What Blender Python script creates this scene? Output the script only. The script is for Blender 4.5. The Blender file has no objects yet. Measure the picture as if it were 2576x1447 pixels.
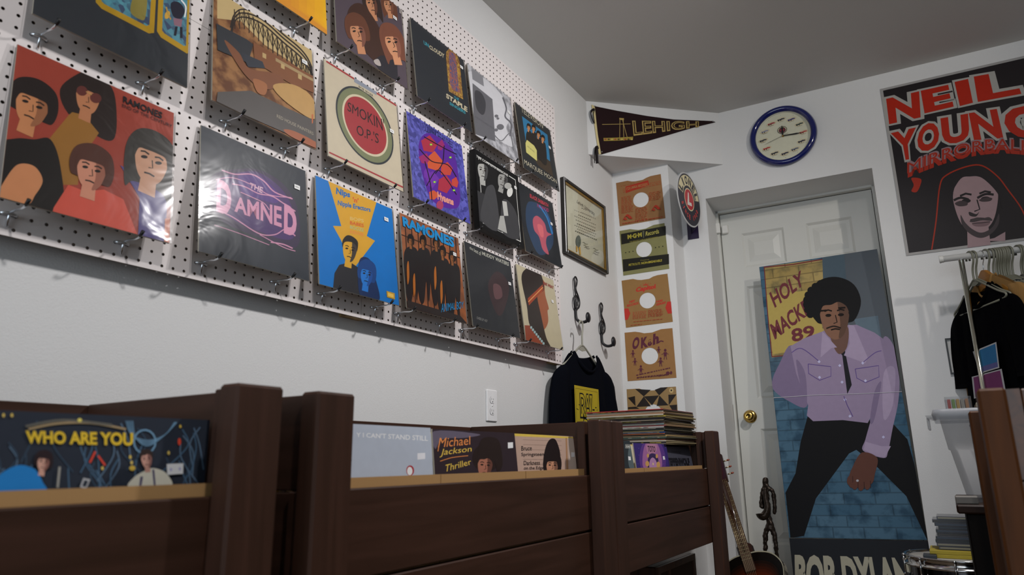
import bpy, math, random
from mathutils import Vector, Matrix
random.seed(7)
SC = bpy.context.scene
COL = SC.collection
# ---------------------------------------------------------------- camera
F = 1735.8974; CX, CY = 1288.0, 723.5
CAM = Vector((1.3622329, -0.5299031, -0.4083812))
ya, pi_, ro = 0.5491128716, 0.2456167757, 0.0130722605
RM = (Matrix.Rotation(ya, 3, 'Z') @ Matrix.Rotation(pi_, 3, 'X') @ Matrix.Rotation(ro, 3, 'Y'))
RIGHT, FWD, UP = RM.col[0].copy(), RM.col[1].copy(), RM.col[2].copy()
cd = bpy.data.cameras.new('camera'); cam = bpy.data.objects.new('camera', cd); COL.objects.link(cam)
cm = Matrix((RIGHT, UP, -FWD)).transposed().to_4x4(); cm.translation = CAM
cam.matrix_world = cm
cd.sensor_width = 36; cd.lens = F/2576*36; cd.clip_start = .02
cd.dof.use_dof = True; cd.dof.focus_distance = 2.55; cd.dof.aperture_fstop = 4.5
SC.camera = cam
# ---------------------------------------------------------------- light
def area(name, loc, target, size, power, color, sy=None):
    l = bpy.data.lights.new(name, 'AREA'); l.energy = power; l.color = color; l.size = size
    if sy: l.shape = 'RECTANGLE'; l.size_y = sy
    else: l.shape = 'DISK'
    o = bpy.data.objects.new(name, l); COL.objects.link(o); o.location = loc
    o.rotation_euler = (Vector(target)-Vector(loc)).to_track_quat('-Z', 'Y').to_euler()
    return o
WARM = (1.0, .93, .85); NEUT = (1.0, .97, .965); COOL = (.78, .89, 1.0)
def spot(name, loc, target, power, color, ang=130, blend=1.0, rad=.045):
    l = bpy.data.lights.new(name, 'SPOT'); l.energy = power; l.color = color; l.spot_size = math.radians(ang); l.spot_blend = blend; l.shadow_soft_size = rad
    o = bpy.data.objects.new(name, l); COL.objects.link(o); o.location = loc
    o.rotation_euler = (Vector(target)-Vector(loc)).to_track_quat('-Z', 'Y').to_euler()
    return o
spot('track_spot_middle', (1.58, 1.45, 1.34), (.05, 1.55, -.75), 96, NEUT, 152, 1.0)
spot('track_spot_left', (1.75, -.35, 1.38), (-.04, .5, -.85), 62, NEUT, 98)
spot('track_spot_right', (3.0, .75, 1.36), (.55, 3.0, 1.0), 62, WARM, 66)
area('added_daylight_fill', (1.2, -3.9, .15), (.8, 1.5, 0.5), 2.2, 50, COOL, 1.6)  # broad cool fill added behind the camera, standing in for daylight
w = bpy.data.worlds.new('world'); SC.world = w; w.use_nodes = True
w.node_tree.nodes['Background'].inputs[0].default_value = (.75, .85, 1, 1)
w.node_tree.nodes['Background'].inputs[1].default_value = .12
SC.view_settings.view_transform = 'Standard'; SC.view_settings.look = 'None'
SC.view_settings.gamma = 1; SC.view_settings.exposure = 0.13
SC.view_settings.use_curve_mapping = False
# ---------------------------------------------------------------- plane helpers
WN = Vector((-0.05266027, 0.99861249, 0)); WD = 3.043980165626903   # door wall plane
def ray(x, y): return RM @ Vector(((x-CX)/F, 1, -(y-CY)/F))
def hit(x, y, n, d):
    r = ray(x, y); n = Vector(n); return CAM + r*((d-n.dot(CAM))/n.dot(r))
def hx(x, y, X): return hit(x, y, (1, 0, 0), X)
def hy(x, y, Y): return hit(x, y, (0, 1, 0), Y)
def hz(x, y, Z): return hit(x, y, (0, 0, 1), Z)
def hw(x, y, off=0): return hit(x, y, WN, WD+off)
# ---------------------------------------------------------------- materials
def lin(h, k=1.0):
    h = h.lstrip('#'); c = []
    for i in (0, 2, 4):
        v = int(h[i:i+2], 16)/255
        c.append(min(.86, k*(v/12.92 if v <= .04045 else ((v+.055)/1.055)**2.4)))
    return (*c, 1)
MC = {}
def mat(hexc, k=1.0, rough=.5, metal=0, coat=0, var=.06, bump=0, scale=40, kind=None, spec=.5, h2=None, trans=0):
    key = (hexc, round(k, 2), rough, metal, coat, var, bump, scale, kind, h2, trans, spec)
    if key in MC: return MC[key]
    m = bpy.data.materials.new('mat_%s_%d' % (kind or 'plain', len(MC))); m.use_nodes = True
    nt = m.node_tree; N = nt.nodes; L = nt.links; b = N['Principled BSDF']
    c = lin(hexc, k)
    b.inputs['Roughness'].default_value = rough; b.inputs['Metallic'].default_value = metal
    b.inputs['Specular IOR Level'].default_value = spec
    b.inputs['Coat Weight'].default_value = coat
    b.inputs['Transmission Weight'].default_value = trans
    tc = N.new('ShaderNodeTexCoord'); ns = N.new('ShaderNodeTexNoise'); ns.inputs['Scale'].default_value = scale
    L.new(tc.outputs['Object'], ns.inputs['Vector'])
    mx = N.new('ShaderNodeMix'); mx.data_type = 'RGBA'
    d = [max(0, v*(1-var)) for v in c[:3]]+[1]; u = [min(1, v*(1+var)) for v in c[:3]]+[1]
    if h2: u = lin(h2, k)
    mx.inputs[6].default_value = d; mx.inputs[7].default_value = u
    fac = ns.outputs['Fac']
    if kind in ('wood_x', 'wood_y', 'wood_z'):
        mp = N.new('ShaderNodeMapping'); L.new(tc.outputs['Object'], mp.inputs['Vector'])
        s = [38, 38, 38]; s['xyz'.index(kind[-1])] = 2.2; mp.inputs['Scale'].default_value = s
        L.new(mp.outputs['Vector'], ns.inputs['Vector']); ns.inputs['Scale'].default_value = 1.0
        ns.inputs['Detail'].default_value = 6; ns.inputs['Distortion'].default_value = .6
        r = N.new('ShaderNodeValToRGB'); r.color_ramp.elements[0].position = .32; r.color_ramp.elements[1].position = .72
        L.new(fac, r.inputs['Fac']); fac = r.outputs['Color']
    elif kind == 'brick':
        bk = N.new('ShaderNodeTexBrick'); L.new(tc.outputs['Object'], bk.inputs['Vector'])
        bk.inputs['Scale'].default_value = 1.0; bk.inputs['Brick Width'].default_value = .13; bk.inputs['Row Height'].default_value = .05
        bk.inputs['Mortar Size'].default_value = .004; bk.inputs['Mortar Smooth'].default_value = .6
        bk.inputs['Color1'].default_value = d; bk.inputs['Color2'].default_value = u
        bk.inputs['Mortar'].default_value = [v*.6 for v in d[:3]]+[1]
        n2 = N.new('ShaderNodeTexNoise'); n2.inputs['Scale'].default_value = 14; n2.inputs['Detail'].default_value = 8
        L.new(tc.outputs['Object'], n2.inputs['Vector'])
        m2 = N.new('ShaderNodeMix'); m2.data_type = 'RGBA'; m2.blend_type = 'MULTIPLY'
        rr = N.new('ShaderNodeValToRGB'); rr.color_ramp.elements[0].position = .36; rr.color_ramp.elements[0].color = (.35, .4, .45, 1); rr.color_ramp.elements[1].position = .52
        L.new(n2.outputs['Fac'], rr.inputs['Fac']); L.new(rr.outputs['Color'], m2.inputs[7]); L.new(bk.outputs['Color'], m2.inputs[6])
        m2.inputs[0].default_value = .8
        L.new(m2.outputs[2], b.inputs['Base Color'])
    elif kind == 'weave':
        wv = N.new('ShaderNodeTexChecker'); wv.inputs['Scale'].default_value = 180
        L.new(tc.outputs['Object'], wv.inputs['Vector']); fac = wv.outputs['Fac']
    elif kind == 'stripes':
        wv = N.new('ShaderNodeTexWave'); wv.inputs['Scale'].default_value = scale; wv.bands_direction = 'X'
        L.new(tc.outputs['Object'], wv.inputs['Vector']); fac = wv.outputs['Fac']
    elif kind == 'voronoi':
        vo = N.new('ShaderNodeTexVoronoi'); vo.inputs['Scale'].default_value = scale
        L.new(tc.outputs['Object'], vo.inputs['Vector'])
        r = N.new('ShaderNodeSeparateColor'); L.new(vo.outputs['Color'], r.inputs[0]); fac = r.outputs[0]
    elif kind == 'mottle':
        ns.inputs['Detail'].default_value = 8
        r = N.new('ShaderNodeValToRGB'); r.color_ramp.elements[0].position = .42; r.color_ramp.elements[1].position = .58
        L.new(fac, r.inputs['Fac']); fac = r.outputs['Color']
    if kind != 'brick':
        L.new(fac, mx.inputs[0]); L.new(mx.outputs[2], b.inputs['Base Color'])
    if bump:
        bp = N.new('ShaderNodeBump'); bp.inputs['Strength'].default_value = bump; bp.inputs['Distance'].default_value = .002
        L.new(ns.outputs['Fac'], bp.inputs['Height']); L.new(bp.outputs['Normal'], b.inputs['Normal'])
    MC[key] = m; return m
def plastic_mat(rough=.1, fr=1.5, bump=.35, scale=7, tint=(1, 1, 1, 1), gain=1.0, name='clear_plastic'):
    m = bpy.data.materials.new(name); m.use_nodes = True; nt = m.node_tree; N = nt.nodes; L = nt.links
    N.remove(N['Principled BSDF']); out = N['Material Output']
    tr = N.new('ShaderNodeBsdfTransparent'); tr.inputs[0].default_value = tint
    gl = N.new('ShaderNodeBsdfGlossy'); gl.inputs['Roughness'].default_value = rough
    fn = N.new('ShaderNodeFresnel'); fn.inputs['IOR'].default_value = fr
    mu = N.new('ShaderNodeMath'); mu.operation = 'MULTIPLY'; mu.inputs[1].default_value = gain; mu.use_clamp = True
    tc = N.new('ShaderNodeTexCoord'); ns = N.new('ShaderNodeTexNoise'); ns.inputs['Scale'].default_value = scale
    ns.inputs['Detail'].default_value = 3; ns.inputs['Distortion'].default_value = 1.2
    bp = N.new('ShaderNodeBump'); bp.inputs['Strength'].default_value = bump; bp.inputs['Distance'].default_value = .02
    mx = N.new('ShaderNodeMixShader')
    L.new(tc.outputs['Object'], ns.inputs['Vector']); L.new(ns.outputs['Fac'], bp.inputs['Height'])
    L.new(bp.outputs['Normal'], gl.inputs['Normal']); L.new(bp.outputs['Normal'], fn.inputs['Normal'])
    L.new(fn.outputs[0], mu.inputs[0]); L.new(mu.outputs[0], mx.inputs[0]); L.new(tr.outputs[0], mx.inputs[1]); L.new(gl.outputs[0], mx.inputs[2])
    L.new(mx.outputs[0], out.inputs['Surface']); return m
POLY = plastic_mat(.17, 1.5, .05, 5, gain=.8)
POLY2 = plastic_mat(.13, 1.5, .11, 7, name='shrink_wrap', gain=.6)
def diffusing(tint, a):
    m = bpy.data.materials.new('frosted_plastic'); m.use_nodes = True; nt = m.node_tree; N = nt.nodes; L = nt.links
    b = N['Principled BSDF']; b.inputs['Base Color'].default_value = tint; b.inputs['Roughness'].default_value = .35; b.inputs['Alpha'].default_value = a
    return m
FROST = diffusing((.20, .205, .22, 1), .42)
# ---------------------------------------------------------------- tagging
def tag(o, label=None, cat=None, group=None, kind=None):
    if label: o['label'] = label
    if cat: o['category'] = cat
    if group: o['group'] = group
    if kind: o['kind'] = kind
    return o
def empty(name, loc=(0, 0, 0), basis=None, label=None, cat=None, group=None):
    o = bpy.data.objects.new(name, None); COL.objects.link(o); o.empty_display_size = .05
    m = basis.to_4x4() if basis is not None else Matrix.Identity(4); m.translation = Vector(loc); o.matrix_world = m
    return tag(o, label, cat, group)
def basis(U, V):
    U = Vector(U).normalized(); V = Vector(V).normalized(); Nn = U.cross(V).normalized()
    return Matrix((U, V, Nn)).transposed()
# ---------------------------------------------------------------- mesh builder
class MB:
    def __init__(s): s.v = []; s.f = []; s.m = []; s.mats = []; s.sm = []
    def mi(s, m):
        if m not in s.mats: s.mats.append(m)
        return s.mats.index(m)
    def add(s, vs, fs, m, smooth=False):
        b = len(s.v); s.v += [tuple(v) for v in vs]; k = s.mi(m)
        for f in fs: s.f.append([b+i for i in f]); s.m.append(k); s.sm.append(smooth)
    def box(s, x0, x1, y0, y1, z0, z1, m, M=None, bev=0):
        if bev:
            b = bev
            P = [(x0+b, y0), (x1-b, y0), (x1, y0+b), (x1, y1-b), (x1-b, y1), (x0+b, y1), (x0, y1-b), (x0, y0+b)]
            I = [(x0+b, y0+b), (x1-b, y0+b), (x1-b, y0+b), (x1-b, y1-b), (x1-b, y1-b), (x0+b, y1-b), (x0+b, y1-b), (x0+b, y0+b)]
            vs = [(*p, z0+b) for p in P]+[(*p, z1-b) for p in P]+[(*p, z1) for p in I]+[(*p, z0) for p in I]
            fs = [[i, (i+1) % 8, 8+(i+1) % 8, 8+i] for i in range(8)]+[[8+i, 8+(i+1) % 8, 16+(i+1) % 8, 16+i] for i in range(8)]
            fs += [[24+i, 24+(i+1) % 8, (i+1) % 8, i] for i in range(8)]+[[16, 18, 20, 22], [30, 28, 26, 24]]
            if M: vs = [M @ Vector(v) for v in vs]
            s.add(vs, fs, m); return s
        vs = [(x0, y0, z0), (x1, y0, z0), (x1, y1, z0), (x0, y1, z0), (x0, y0, z1), (x1, y0, z1), (x1, y1, z1), (x0, y1, z1)]
        if M: vs = [M @ Vector(v) for v in vs]
        s.add(vs, [(3, 2, 1, 0), (4, 5, 6, 7), (0, 1, 5, 4), (1, 2, 6, 5), (2, 3, 7, 6), (3, 0, 4, 7)], m); return s
    def tube(s, pts, r, m, n=10, cap=True, flat=1.0):
        pts = [Vector(p) for p in pts]; k = len(pts); rs = r if isinstance(r, (list, tuple)) else [r]*k
        up = None; vs = []
        for i, p in enumerate(pts):
            t = (pts[min(i+1, k-1)]-pts[max(i-1, 0)]).normalized()
            if up is None:
                up = t.orthogonal().normalized()
            else:
                up = (up-t*up.dot(t)); up = up.normalized() if up.length > 1e-6 else t.orthogonal().normalized()
            q = t.cross(up)
            for j in range(n):
                a = 2*math.pi*j/n; vs.append(p+(up*math.cos(a)+q*math.sin(a)*flat)*rs[i])
        fs = [(i*n+j, i*n+(j+1) % n, (i+1)*n+(j+1) % n, (i+1)*n+j) for i in range(k-1) for j in range(n)]
        if cap: fs += [tuple(reversed(range(n))), tuple((k-1)*n+j for j in range(n))]
        s.add(vs, fs, m, True); return s
    def lathe(s, prof, m, n=40, M=None, smooth=True):
        vs = []
        for r, z in prof:
            for j in range(n):
                a = 2*math.pi*j/n; v = Vector((r*math.cos(a), r*math.sin(a), z)); vs.append(M @ v if M else v)
        k = len(prof); s.add(vs, [(i*n+j, i*n+(j+1) % n, (i+1)*n+(j+1) % n, (i+1)*n+j) for i in range(k-1) for j in range(n)], m, smooth); return s
    def prism(s, poly, z0, z1, m, M=None, sidem=None):
        A = sum(poly[i][0]*poly[(i+1) % len(poly)][1]-poly[(i+1) % len(poly)][0]*poly[i][1] for i in range(len(poly)))
        if A < 0: poly = poly[::-1]
        n = len(poly); vs = [(x, y, z0) for x, y in poly]+[(x, y, z1) for x, y in poly]
        if M: vs = [M @ Vector(v) for v in vs]
        s.add(vs, [tuple(range(n, 2*n)), tuple(reversed(range(n)))], m)
        s.add(vs, [(i, (i+1) % n, n+(i+1) % n, n+i) for i in range(n)], sidem or m); return s
    def ball(s, c, r, m, n=12, sc=(1, 1, 1)):
        vs = []; c = Vector(c)
        for i in range(n//2+1):
            th = math.pi*i/(n//2)
            for j in range(n):
                a = 2*math.pi*j/n; vs.append(c+Vector((r*sc[0]*math.sin(th)*math.cos(a), r*sc[1]*math.sin(th)*math.sin(a), r*sc[2]*math.cos(th))))
        s.add(vs, [(i*n+j, (i+1)*n+j, (i+1)*n+(j+1) % n, i*n+(j+1) % n) for i in range(n//2) for j in range(n)], m, True); return s
    def build(s, name, parent=None, **kw):
        me = bpy.data.meshes.new(name); me.from_pydata(s.v, [], s.f)
        for m in s.mats: me.materials.append(m)
        me.polygons.foreach_set('material_index', s.m); me.polygons.foreach_set('use_smooth', s.sm)
        me.update(); o = bpy.data.objects.new(name, me); COL.objects.link(o)
        if parent is not None: o.parent = parent
        return tag(o, **kw)
def copy_tree(o, parent=None):
    c = o.copy(); COL.objects.link(c)
    if parent is not None: c.parent = parent
    for ch in list(o.children): copy_tree(ch, c)
    return c
# ---------------------------------------------------------------- flat printed art
TXT = {}
def text_geo(s, bold):
    key = (s, bold)
    if key not in TXT:
        cu = bpy.data.curves.new('t', 'FONT'); cu.body = s; cu.size = 1; cu.offset = bold; cu.resolution_u = 3
        ob = bpy.data.objects.new('t', cu); COL.objects.link(ob)
        me = bpy.data.meshes.new_from_object(ob)
        vs = [(v.co.x, v.co.y) for v in me.vertices]; fs = [tuple(p.vertices) for p in me.polygons]
        bpy.data.objects.remove(ob); bpy.data.curves.remove(cu); bpy.data.meshes.remove(me)
        x0 = min(v[0] for v in vs); x1 = max(v[0] for v in vs); y0 = min(v[1] for v in vs); y1 = max(v[1] for v in vs)
        TXT[key] = ([((x-x0)/(x1-x0), (y-y0)/(y1-y0)) for x, y in vs], fs)
    return TXT[key]
def spline(pts, n=5, closed=True):
    out = []; k = len(pts)
    for i in range(k if closed else k-1):
        g = lambda j: pts[j % k] if closed else pts[max(0, min(k-1, j))]
        p0, p1, p2, p3 = g(i-1), g(i), g(i+1), g(i+2)
        for j in range(n):
            t = j/n
            out.append(tuple(.5*((2*p1[d])+(-p0[d]+p2[d])*t+(2*p0[d]-5*p1[d]+4*p2[d]-p3[d])*t*t+(-p0[d]+3*p1[d]-3*p2[d]+p3[d])*t**3) for d in (0, 1)))
    if not closed: out.append(tuple(pts[-1]))
    return out
class Art(MB):
    """flat print on a rectangle W x H; local x right, y up, z out. Points in crop pixels (crop=(ox,oy,scale)) or metres."""
    DZ = .00003
    def __init__(s, O, B, W, H, k=2.0, crop=None, clip=True, rough=.42):
        MB.__init__(s); s.O = Vector(O); s.B = B; s.W = W; s.H = H; s.k = k; s.crop = crop; s.z = s.DZ; s.clip = clip; s.rough = rough
        s.Nn = B.col[2]; s.d = s.Nn.dot(s.O)
    def p(s, q):
        if s.crop is None: return (q[0], q[1])
        ox, oy, sc = s.crop; P = hit(ox+q[0]*sc, oy+q[1]*sc, s.Nn, s.d)-s.O
        return (P.dot(s.B.col[0]), P.dot(s.B.col[1]))
    def c(s, col):
        if not isinstance(col, str): return col
        return mat(col, s.k, s.rough, spec=.18)
    def clipr(s, pts):
        for ax, lim, sg in ((0, 0, 1), (0, s.W, -1), (1, 0, 1), (1, s.H, -1)):
            out = []; n = len(pts)
            for i in range(n):
                a, b = pts[i], pts[(i+1) % n]; da, db = sg*(a[ax]-lim), sg*(b[ax]-lim)
                if da >= 0: out.append(a)
                if (da >= 0) != (db >= 0):
                    t = da/(da-db); out.append((a[0]+(b[0]-a[0])*t, a[1]+(b[1]-a[1])*t))
            pts = out
            if len(pts) < 3: return []
        return pts
    def raw(s, pts, m):
        if s.clip: pts = s.clipr(pts)
        if len(pts) < 3: return
        A = sum(pts[i][0]*pts[(i+1) % len(pts)][1]-pts[(i+1) % len(pts)][0]*pts[i][1] for i in range(len(pts)))
        if A < 0: pts = pts[::-1]
        s.add([(x, y, s.z) for x, y in pts], [tuple(range(len(pts)))], m)
    def P(s, col, pts, smooth=False):
        if smooth: pts = spline(pts)
        s.raw([s.p(q) for q in pts], s.c(col)); s.z += s.DZ
    def E(s, col, cx, cy, rx, ry, rot=0, n=28, a0=0, a1=360):
        r = math.radians(rot); pts = []
        for i in range(n):
            a = math.radians(a0+(a1-a0)*i/n); x = rx*math.cos(a); y = ry*math.sin(a)
            pts.append((cx+x*math.cos(r)-y*math.sin(r), cy+x*math.sin(r)+y*math.cos(r)))
        s.P(col, pts)
    def L(s, col, pts, w, smooth=False, closed=False):
        if smooth: pts = spline(pts, 5, closed)
        if closed: pts = list(pts)+[pts[0], pts[1]]
        m = s.c(col); n = len(pts); L_, R_ = [], []
        for i, q in enumerate(pts):
            a = pts[max(0, i-1)]; b = pts[min(n-1, i+1)]; dx, dy = b[0]-a[0], b[1]-a[1]; l = math.hypot(dx, dy) or 1
            L_.append((q[0]-dy/l*w/2, q[1]+dx/l*w/2)); R_.append((q[0]+dy/l*w/2, q[1]-dx/l*w/2))
        for i in range(n-1): s.raw([s.p(L_[i]), s.p(L_[i+1]), s.p(R_[i+1]), s.p(R_[i])], m)
        s.z += s.DZ
    def T(s, col, txt, bl, br, tr, tl, bold=.0, warp=None):
        vs, fs = text_geo(txt, bold); m = s.c(col); out = []
        for a, b in vs:
            if warp: q = warp(a, b)
            else: q = tuple((bl[d]*(1-a)+br[d]*a)*(1-b)+(tl[d]*(1-a)+tr[d]*a)*b for d in (0, 1))
            x, y = s.p(q)
            if s.clip: x = min(max(x, 0), s.W); y = min(max(y, 0), s.H)
            out.append((x, y, s.z))
        f0 = fs[0]; A = 0
        for f in fs[:8]:
            for i in range(len(f)):
                a, b = out[f[i]], out[f[(i+1) % len(f)]]; A += a[0]*b[1]-b[0]*a[1]
        if A < 0: fs = [tuple(reversed(f)) for f in fs]
        s.add(out, fs, m); s.z += s.DZ
    def TB(s, col, txt, x0, y0, x1, y1, bold=0, sl=0, sh=0):
        """text from left-baseline (x0,y0) to right edge x1, cap height y1 (positive), sl = rise over width"""
        up = -1 if s.crop else 1
        s.T(col, txt, (x0, y0), (x1, y0+sl), (x1+sh, y0+sl+up*y1), (x0+sh, y0+up*y1), bold)
    def head(s, cx, cy, w, h, skin, hair, style='mop', tilt=0, shadow=None, kx=0, dark='#1c1512', neck=True):
        """face: w,h half sizes, tilt deg, kx vertical skew per x"""
        r = math.radians(tilt)
        def q(a, b):
            x = a*w; y = -b*h; X = x*math.cos(r)-y*math.sin(r); Y = x*math.sin(r)+y*math.cos(r); return (cx+X, cy+Y+X*kx)
        g = lambda pts: [q(*p) for p in pts]
        if s.crop is None:
            def q(a, b): x = a*w; y = b*h; return (cx+x*math.cos(r)-y*math.sin(r), cy+x*math.sin(r)+y*math.cos(r))
        if style == 'mop': s.P(hair, g([(-1.35, -.35), (-1.5, .4), (-1.1, 1.15), (0, 1.5), (1.1, 1.2), (1.5, .4), (1.4, -.4), (.9, -.55), (-.9, -.5)]), True)
        if style == 'long': s.P(hair, g([(-1.3, -1.5), (-1.55, .2), (-1.05, 1.2), (0, 1.5), (1.05, 1.2), (1.6, .2), (1.4, -1.6), (.8, -1.2), (-.8, -1.2)]), True)
        if style == 'afro': s.P(hair, g([(-1.3, -.1), (-1.75, .6), (-1.5, 1.4), (-.7, 1.85), (.4, 1.9), (1.4, 1.5), (1.8, .7), (1.4, -.1), (.8, -.3), (-.8, -.3)]), True)
        if neck: s.P(skin, g([(-.45, -.7), (.45, -.7), (.5, -1.55), (-.5, -1.55)]))
        s.P(skin, g([(-.95, .45), (-.9, -.2), (-.6, -.8), (0, -1.08), (.6, -.8), (.9, -.2), (.95, .45), (.5, 1), (-.5, 1)]), True)
        if shadow: s.P(shadow, g([(.25, .95), (.95, .5), (.9, -.2), (.6, -.8), (.2, -1.0), (.35, -.3)]), True)
        for e in (-.42, .42):
            s.E(dark, *q(e, .1), w*.2, h*.075, tilt)
            s.L(dark, g([(e-.25, .3), (e, .36), (e+.25, .3)]), h*.07)
        s.L(dark, g([(.05, .1), (.14, -.25), (-.1, -.3)]), h*.045)
        s.L(dark, g([(-.3, -.6), (0, -.56), (.3, -.6)]), h*.07)
        if style in ('mop', 'long'): s.P(hair, g([(-1.0, -.1), (-1.08, .5), (-.6, 1.15), (0, 1.25), (.6, 1.15), (1.08, .5), (1.0, -.1), (.8, .42), (.3, .5), (-.3, .48), (-.8, .4)]), True)
        if style == 'short': s.P(hair, g([(-1.02, .1), (-1.1, .7), (-.6, 1.25), (.2, 1.3), (1.0, .95), (1.02, .1), (.85, .6), (.1, .78), (-.8, .6)]), True)
        if style in ('afro', 'curly'): s.P(hair, g([(-1.05, .1), (-1.2, .7), (-.6, 1.25), (.3, 1.3), (1.15, .9), (1.05, .1), (.8, .5), (.3, .72), (-.2, .6), (-.75, .55)]), True)
    def base(s, t, edge, back='#8f8778'):
        """cardboard body behind the print; call last or first"""
        m = s.c(edge); s.box(0, s.W, 0, s.H, -t, 0, m)
    def bg(s, col): s.P2(col, 0, 0, s.W, s.H)
    def P2(s, col, x0, y0, x1, y1):
        s.raw([(x0, y0), (x1, y0), (x1, y1), (x0, y1)], s.c(col)); s.z += s.DZ
# ================================================================ SETTING
FZ, CZ = -1.13, 1.463
wallm = mat('#c8c8c7', 1.24, .62, bump=.25, scale=260, var=.015)
ceilm = mat('#b8b6b2', 1.25, .8, bump=.1, scale=200, var=.02)
doorm = mat('#c6c6c0', 1.18, .42, var=.01)
WB = basis((WN[1], -WN[0], 0), (0, 0, 1)); WO = Vector((0, WD/WN[1], 0))
def wmat(): m = WB.to_4x4(); m.translation = WO; return m
def struct(name, mb, M=None):
    o = mb.build(name, kind='structure')
    if M is not None: o.matrix_world = M
    return o
struct('floor', MB().box(-.2, 4.6, -4.2, 3.6, FZ-.05, FZ, mat('#6a5a48', 1.2, .45, kind='wood_y', h2='#4a3c30')))
struct('ceiling', MB().box(-.2, 4.6, -4.2, 3.6, CZ, CZ+.05, ceilm))
struct('wall_left', MB().box(-.2, -.04, -4.2, 3.3, FZ, CZ, wallm))
struct('wall_right', MB().box(4.2, 4.4, -4.2, 3.6, FZ, CZ, wallm))
m = MB(); m.box(-.04, .1, -4.2, -4.0, FZ, CZ, wallm); m.box(2.5, 4.2, -4.2, -4.0, FZ, CZ, wallm)
m.box(.1, 2.5, -4.2, -4.0, FZ, -.75, wallm); m.box(.1, 2.5, -4.2, -4.0, 1.05, CZ, wallm); struct('wall_front', m)
m = MB(); fm = mat('#3a3a3a', 1, .4)
for a in (.1, 1.28, 2.46): m.box(a, a+.04, -4.12, -4.06, -.75, 1.05, fm)
for a in (-.75, 1.01): m.box(.1, 2.5, -4.12, -4.06, a, a+.04, fm)
struct('added_window_1', m)  # unseen window, added to give the rear fill light an opening
# back wall with the door recess
U0, U1, ZT, RD = .415, 1.233, .974, .25
m = MB(); m.box(-.1, U0, FZ, CZ, -RD-.12, 0, wallm); m.box(U1, 4.45, FZ, CZ, -RD-.12, 0, wallm); m.box(U0, U1, ZT, CZ, -RD-.12, 0, wallm)
m.box(U0, U1, FZ, ZT, -RD-.12, -RD-.06, mat('#222222', 1, .8))
struct('wall_back', m, wmat())
# corner column and slanted soffit
CA, CBp = Vector((-.04, 2.861, 0)), Vector((.268, 2.905, 0)); CR = WO+WB @ Vector((.276, 0, 0))
m = MB(); m.prism([(CA.x, CA.y), (CBp.x, CBp.y), (CR.x, CR.y+.05), (-.04, 3.1)], FZ, 1.156, wallm); struct('wall_column', m)
S0 = Vector((-.04, 2.551, 0)); S1 = Vector((.524, 3.0745, 0))
m = MB(); m.prism([(S0.x, S0.y), (S1.x, S1.y), (S1.x, S1.y+.06), (-.04, 3.1)], 1.153, CZ, wallm); struct('wall_soffit', m)
# trim: jamb stop around the door
m = MB(); tw = .012
m.box(U0, U0+tw, FZ, ZT, -RD-.05, -RD+.012, doorm); m.box(U1-tw, U1, FZ, ZT, -RD-.05, -RD+.012, doorm); m.box(U0, U1, ZT-tw, ZT, -RD-.05, -RD+.012, doorm)
struct('trim_1', m, wmat())
# six panel door
def panel_door():
    u0, u1, z0, z1 = U0+tw+.004, U1-tw-.003, FZ+.01, ZT-tw-.004; t = .035
    r = empty('door_1', basis=WB); r.matrix_world = wmat(); tag(r, kind='structure')
    m = MB(); wf = -RD-.02
    rows = [(z1-.13, z1-.13-.2), (z1-.44, z1-.44-.62), (z1-1.22, z1-1.22-.58)]
    W_ = u1-u0; st = .11; cm_ = .115; pw = (W_-2*st-cm_)/2
    cols = [(u0+st, u0+st+pw), (u1-st-pw, u1-st)]
    us = sorted([u0, u1]+[c for q in cols for c in q]); zs = sorted([z0, z1]+[c for q in rows for c in q])
    for i in range(len(us)-1):
        for j in range(len(zs)-1):
            a, b, c, d = us[i], us[i+1], zs[j], zs[j+1]; cu = (a+b)/2; cz = (c+d)/2
            if any(q[0] < cu < q[1] for q in cols) and any(q[1] < cz < q[0] for q in rows):
                ins = [(0, 0), (.012, -.010), (.030, -.010), (.062, -.001)]
                rings = [[(a+e, c+e, wf+h), (b-e, c+e, wf+h), (b-e, d-e, wf+h), (a+e, d-e, wf+h)] for e, h in ins]
                vs = [v for q in rings for v in q]
                fs = [(4*k+n_, 4*k+(n_+1) % 4, 4*k+4+(n_+1) % 4, 4*k+4+n_) for k in range(3) for n_ in range(4)]+[(12, 13, 14, 15)]
                m.add(vs, fs, doorm)
            else: m.add([(a, c, wf), (b, c, wf), (b, d, wf), (a, d, wf)], [(0, 1, 2, 3)], doorm)
    m.add([(u0, z0, wf), (u1, z0, wf), (u1, z1, wf), (u0, z1, wf), (u0, z0, wf-t), (u1, z0, wf-t), (u1, z1, wf-t), (u0, z1, wf-t)], [(4, 5, 1, 0), (5, 6, 2, 1), (6, 7, 3, 2), (7, 4, 0, 3), (7, 6, 5, 4)], doorm)
    m.build('door_slab', r)
    brass = mat('#a88a4a', 1.6, .22, metal=1)
    kn = MB(); ku, kz = .496, -.196
    Mk = Matrix.Translation((ku, kz, wf))
    kn.lathe([(0, .004), (.033, .004), (.034, .0), (.034, .008), (.026, .012), (.013, .014), (.013, .03), (.022, .036), (.027, .046), (.026, .056), (.018, .063), (.010, .064), (.009, .061), (0, .061)], brass, 32, Mk)
    k = kn.build('door_knob', r, label='round brass knob with keyhole')
    MB().box(ku-.0012, ku+.0012, kz-.006, kz+.006, wf+.062, wf+.0645, mat('#111111')).build('keyhole', k)
    # strike plate / latch on the left jamb
    MB().box(U0-.001, U0+.002, -.27, -.13, -RD-.01, -RD+.012, mat('#7a7468', 1.6, .35, metal=.7)).build('strike_plate', r)
panel_door()
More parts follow.
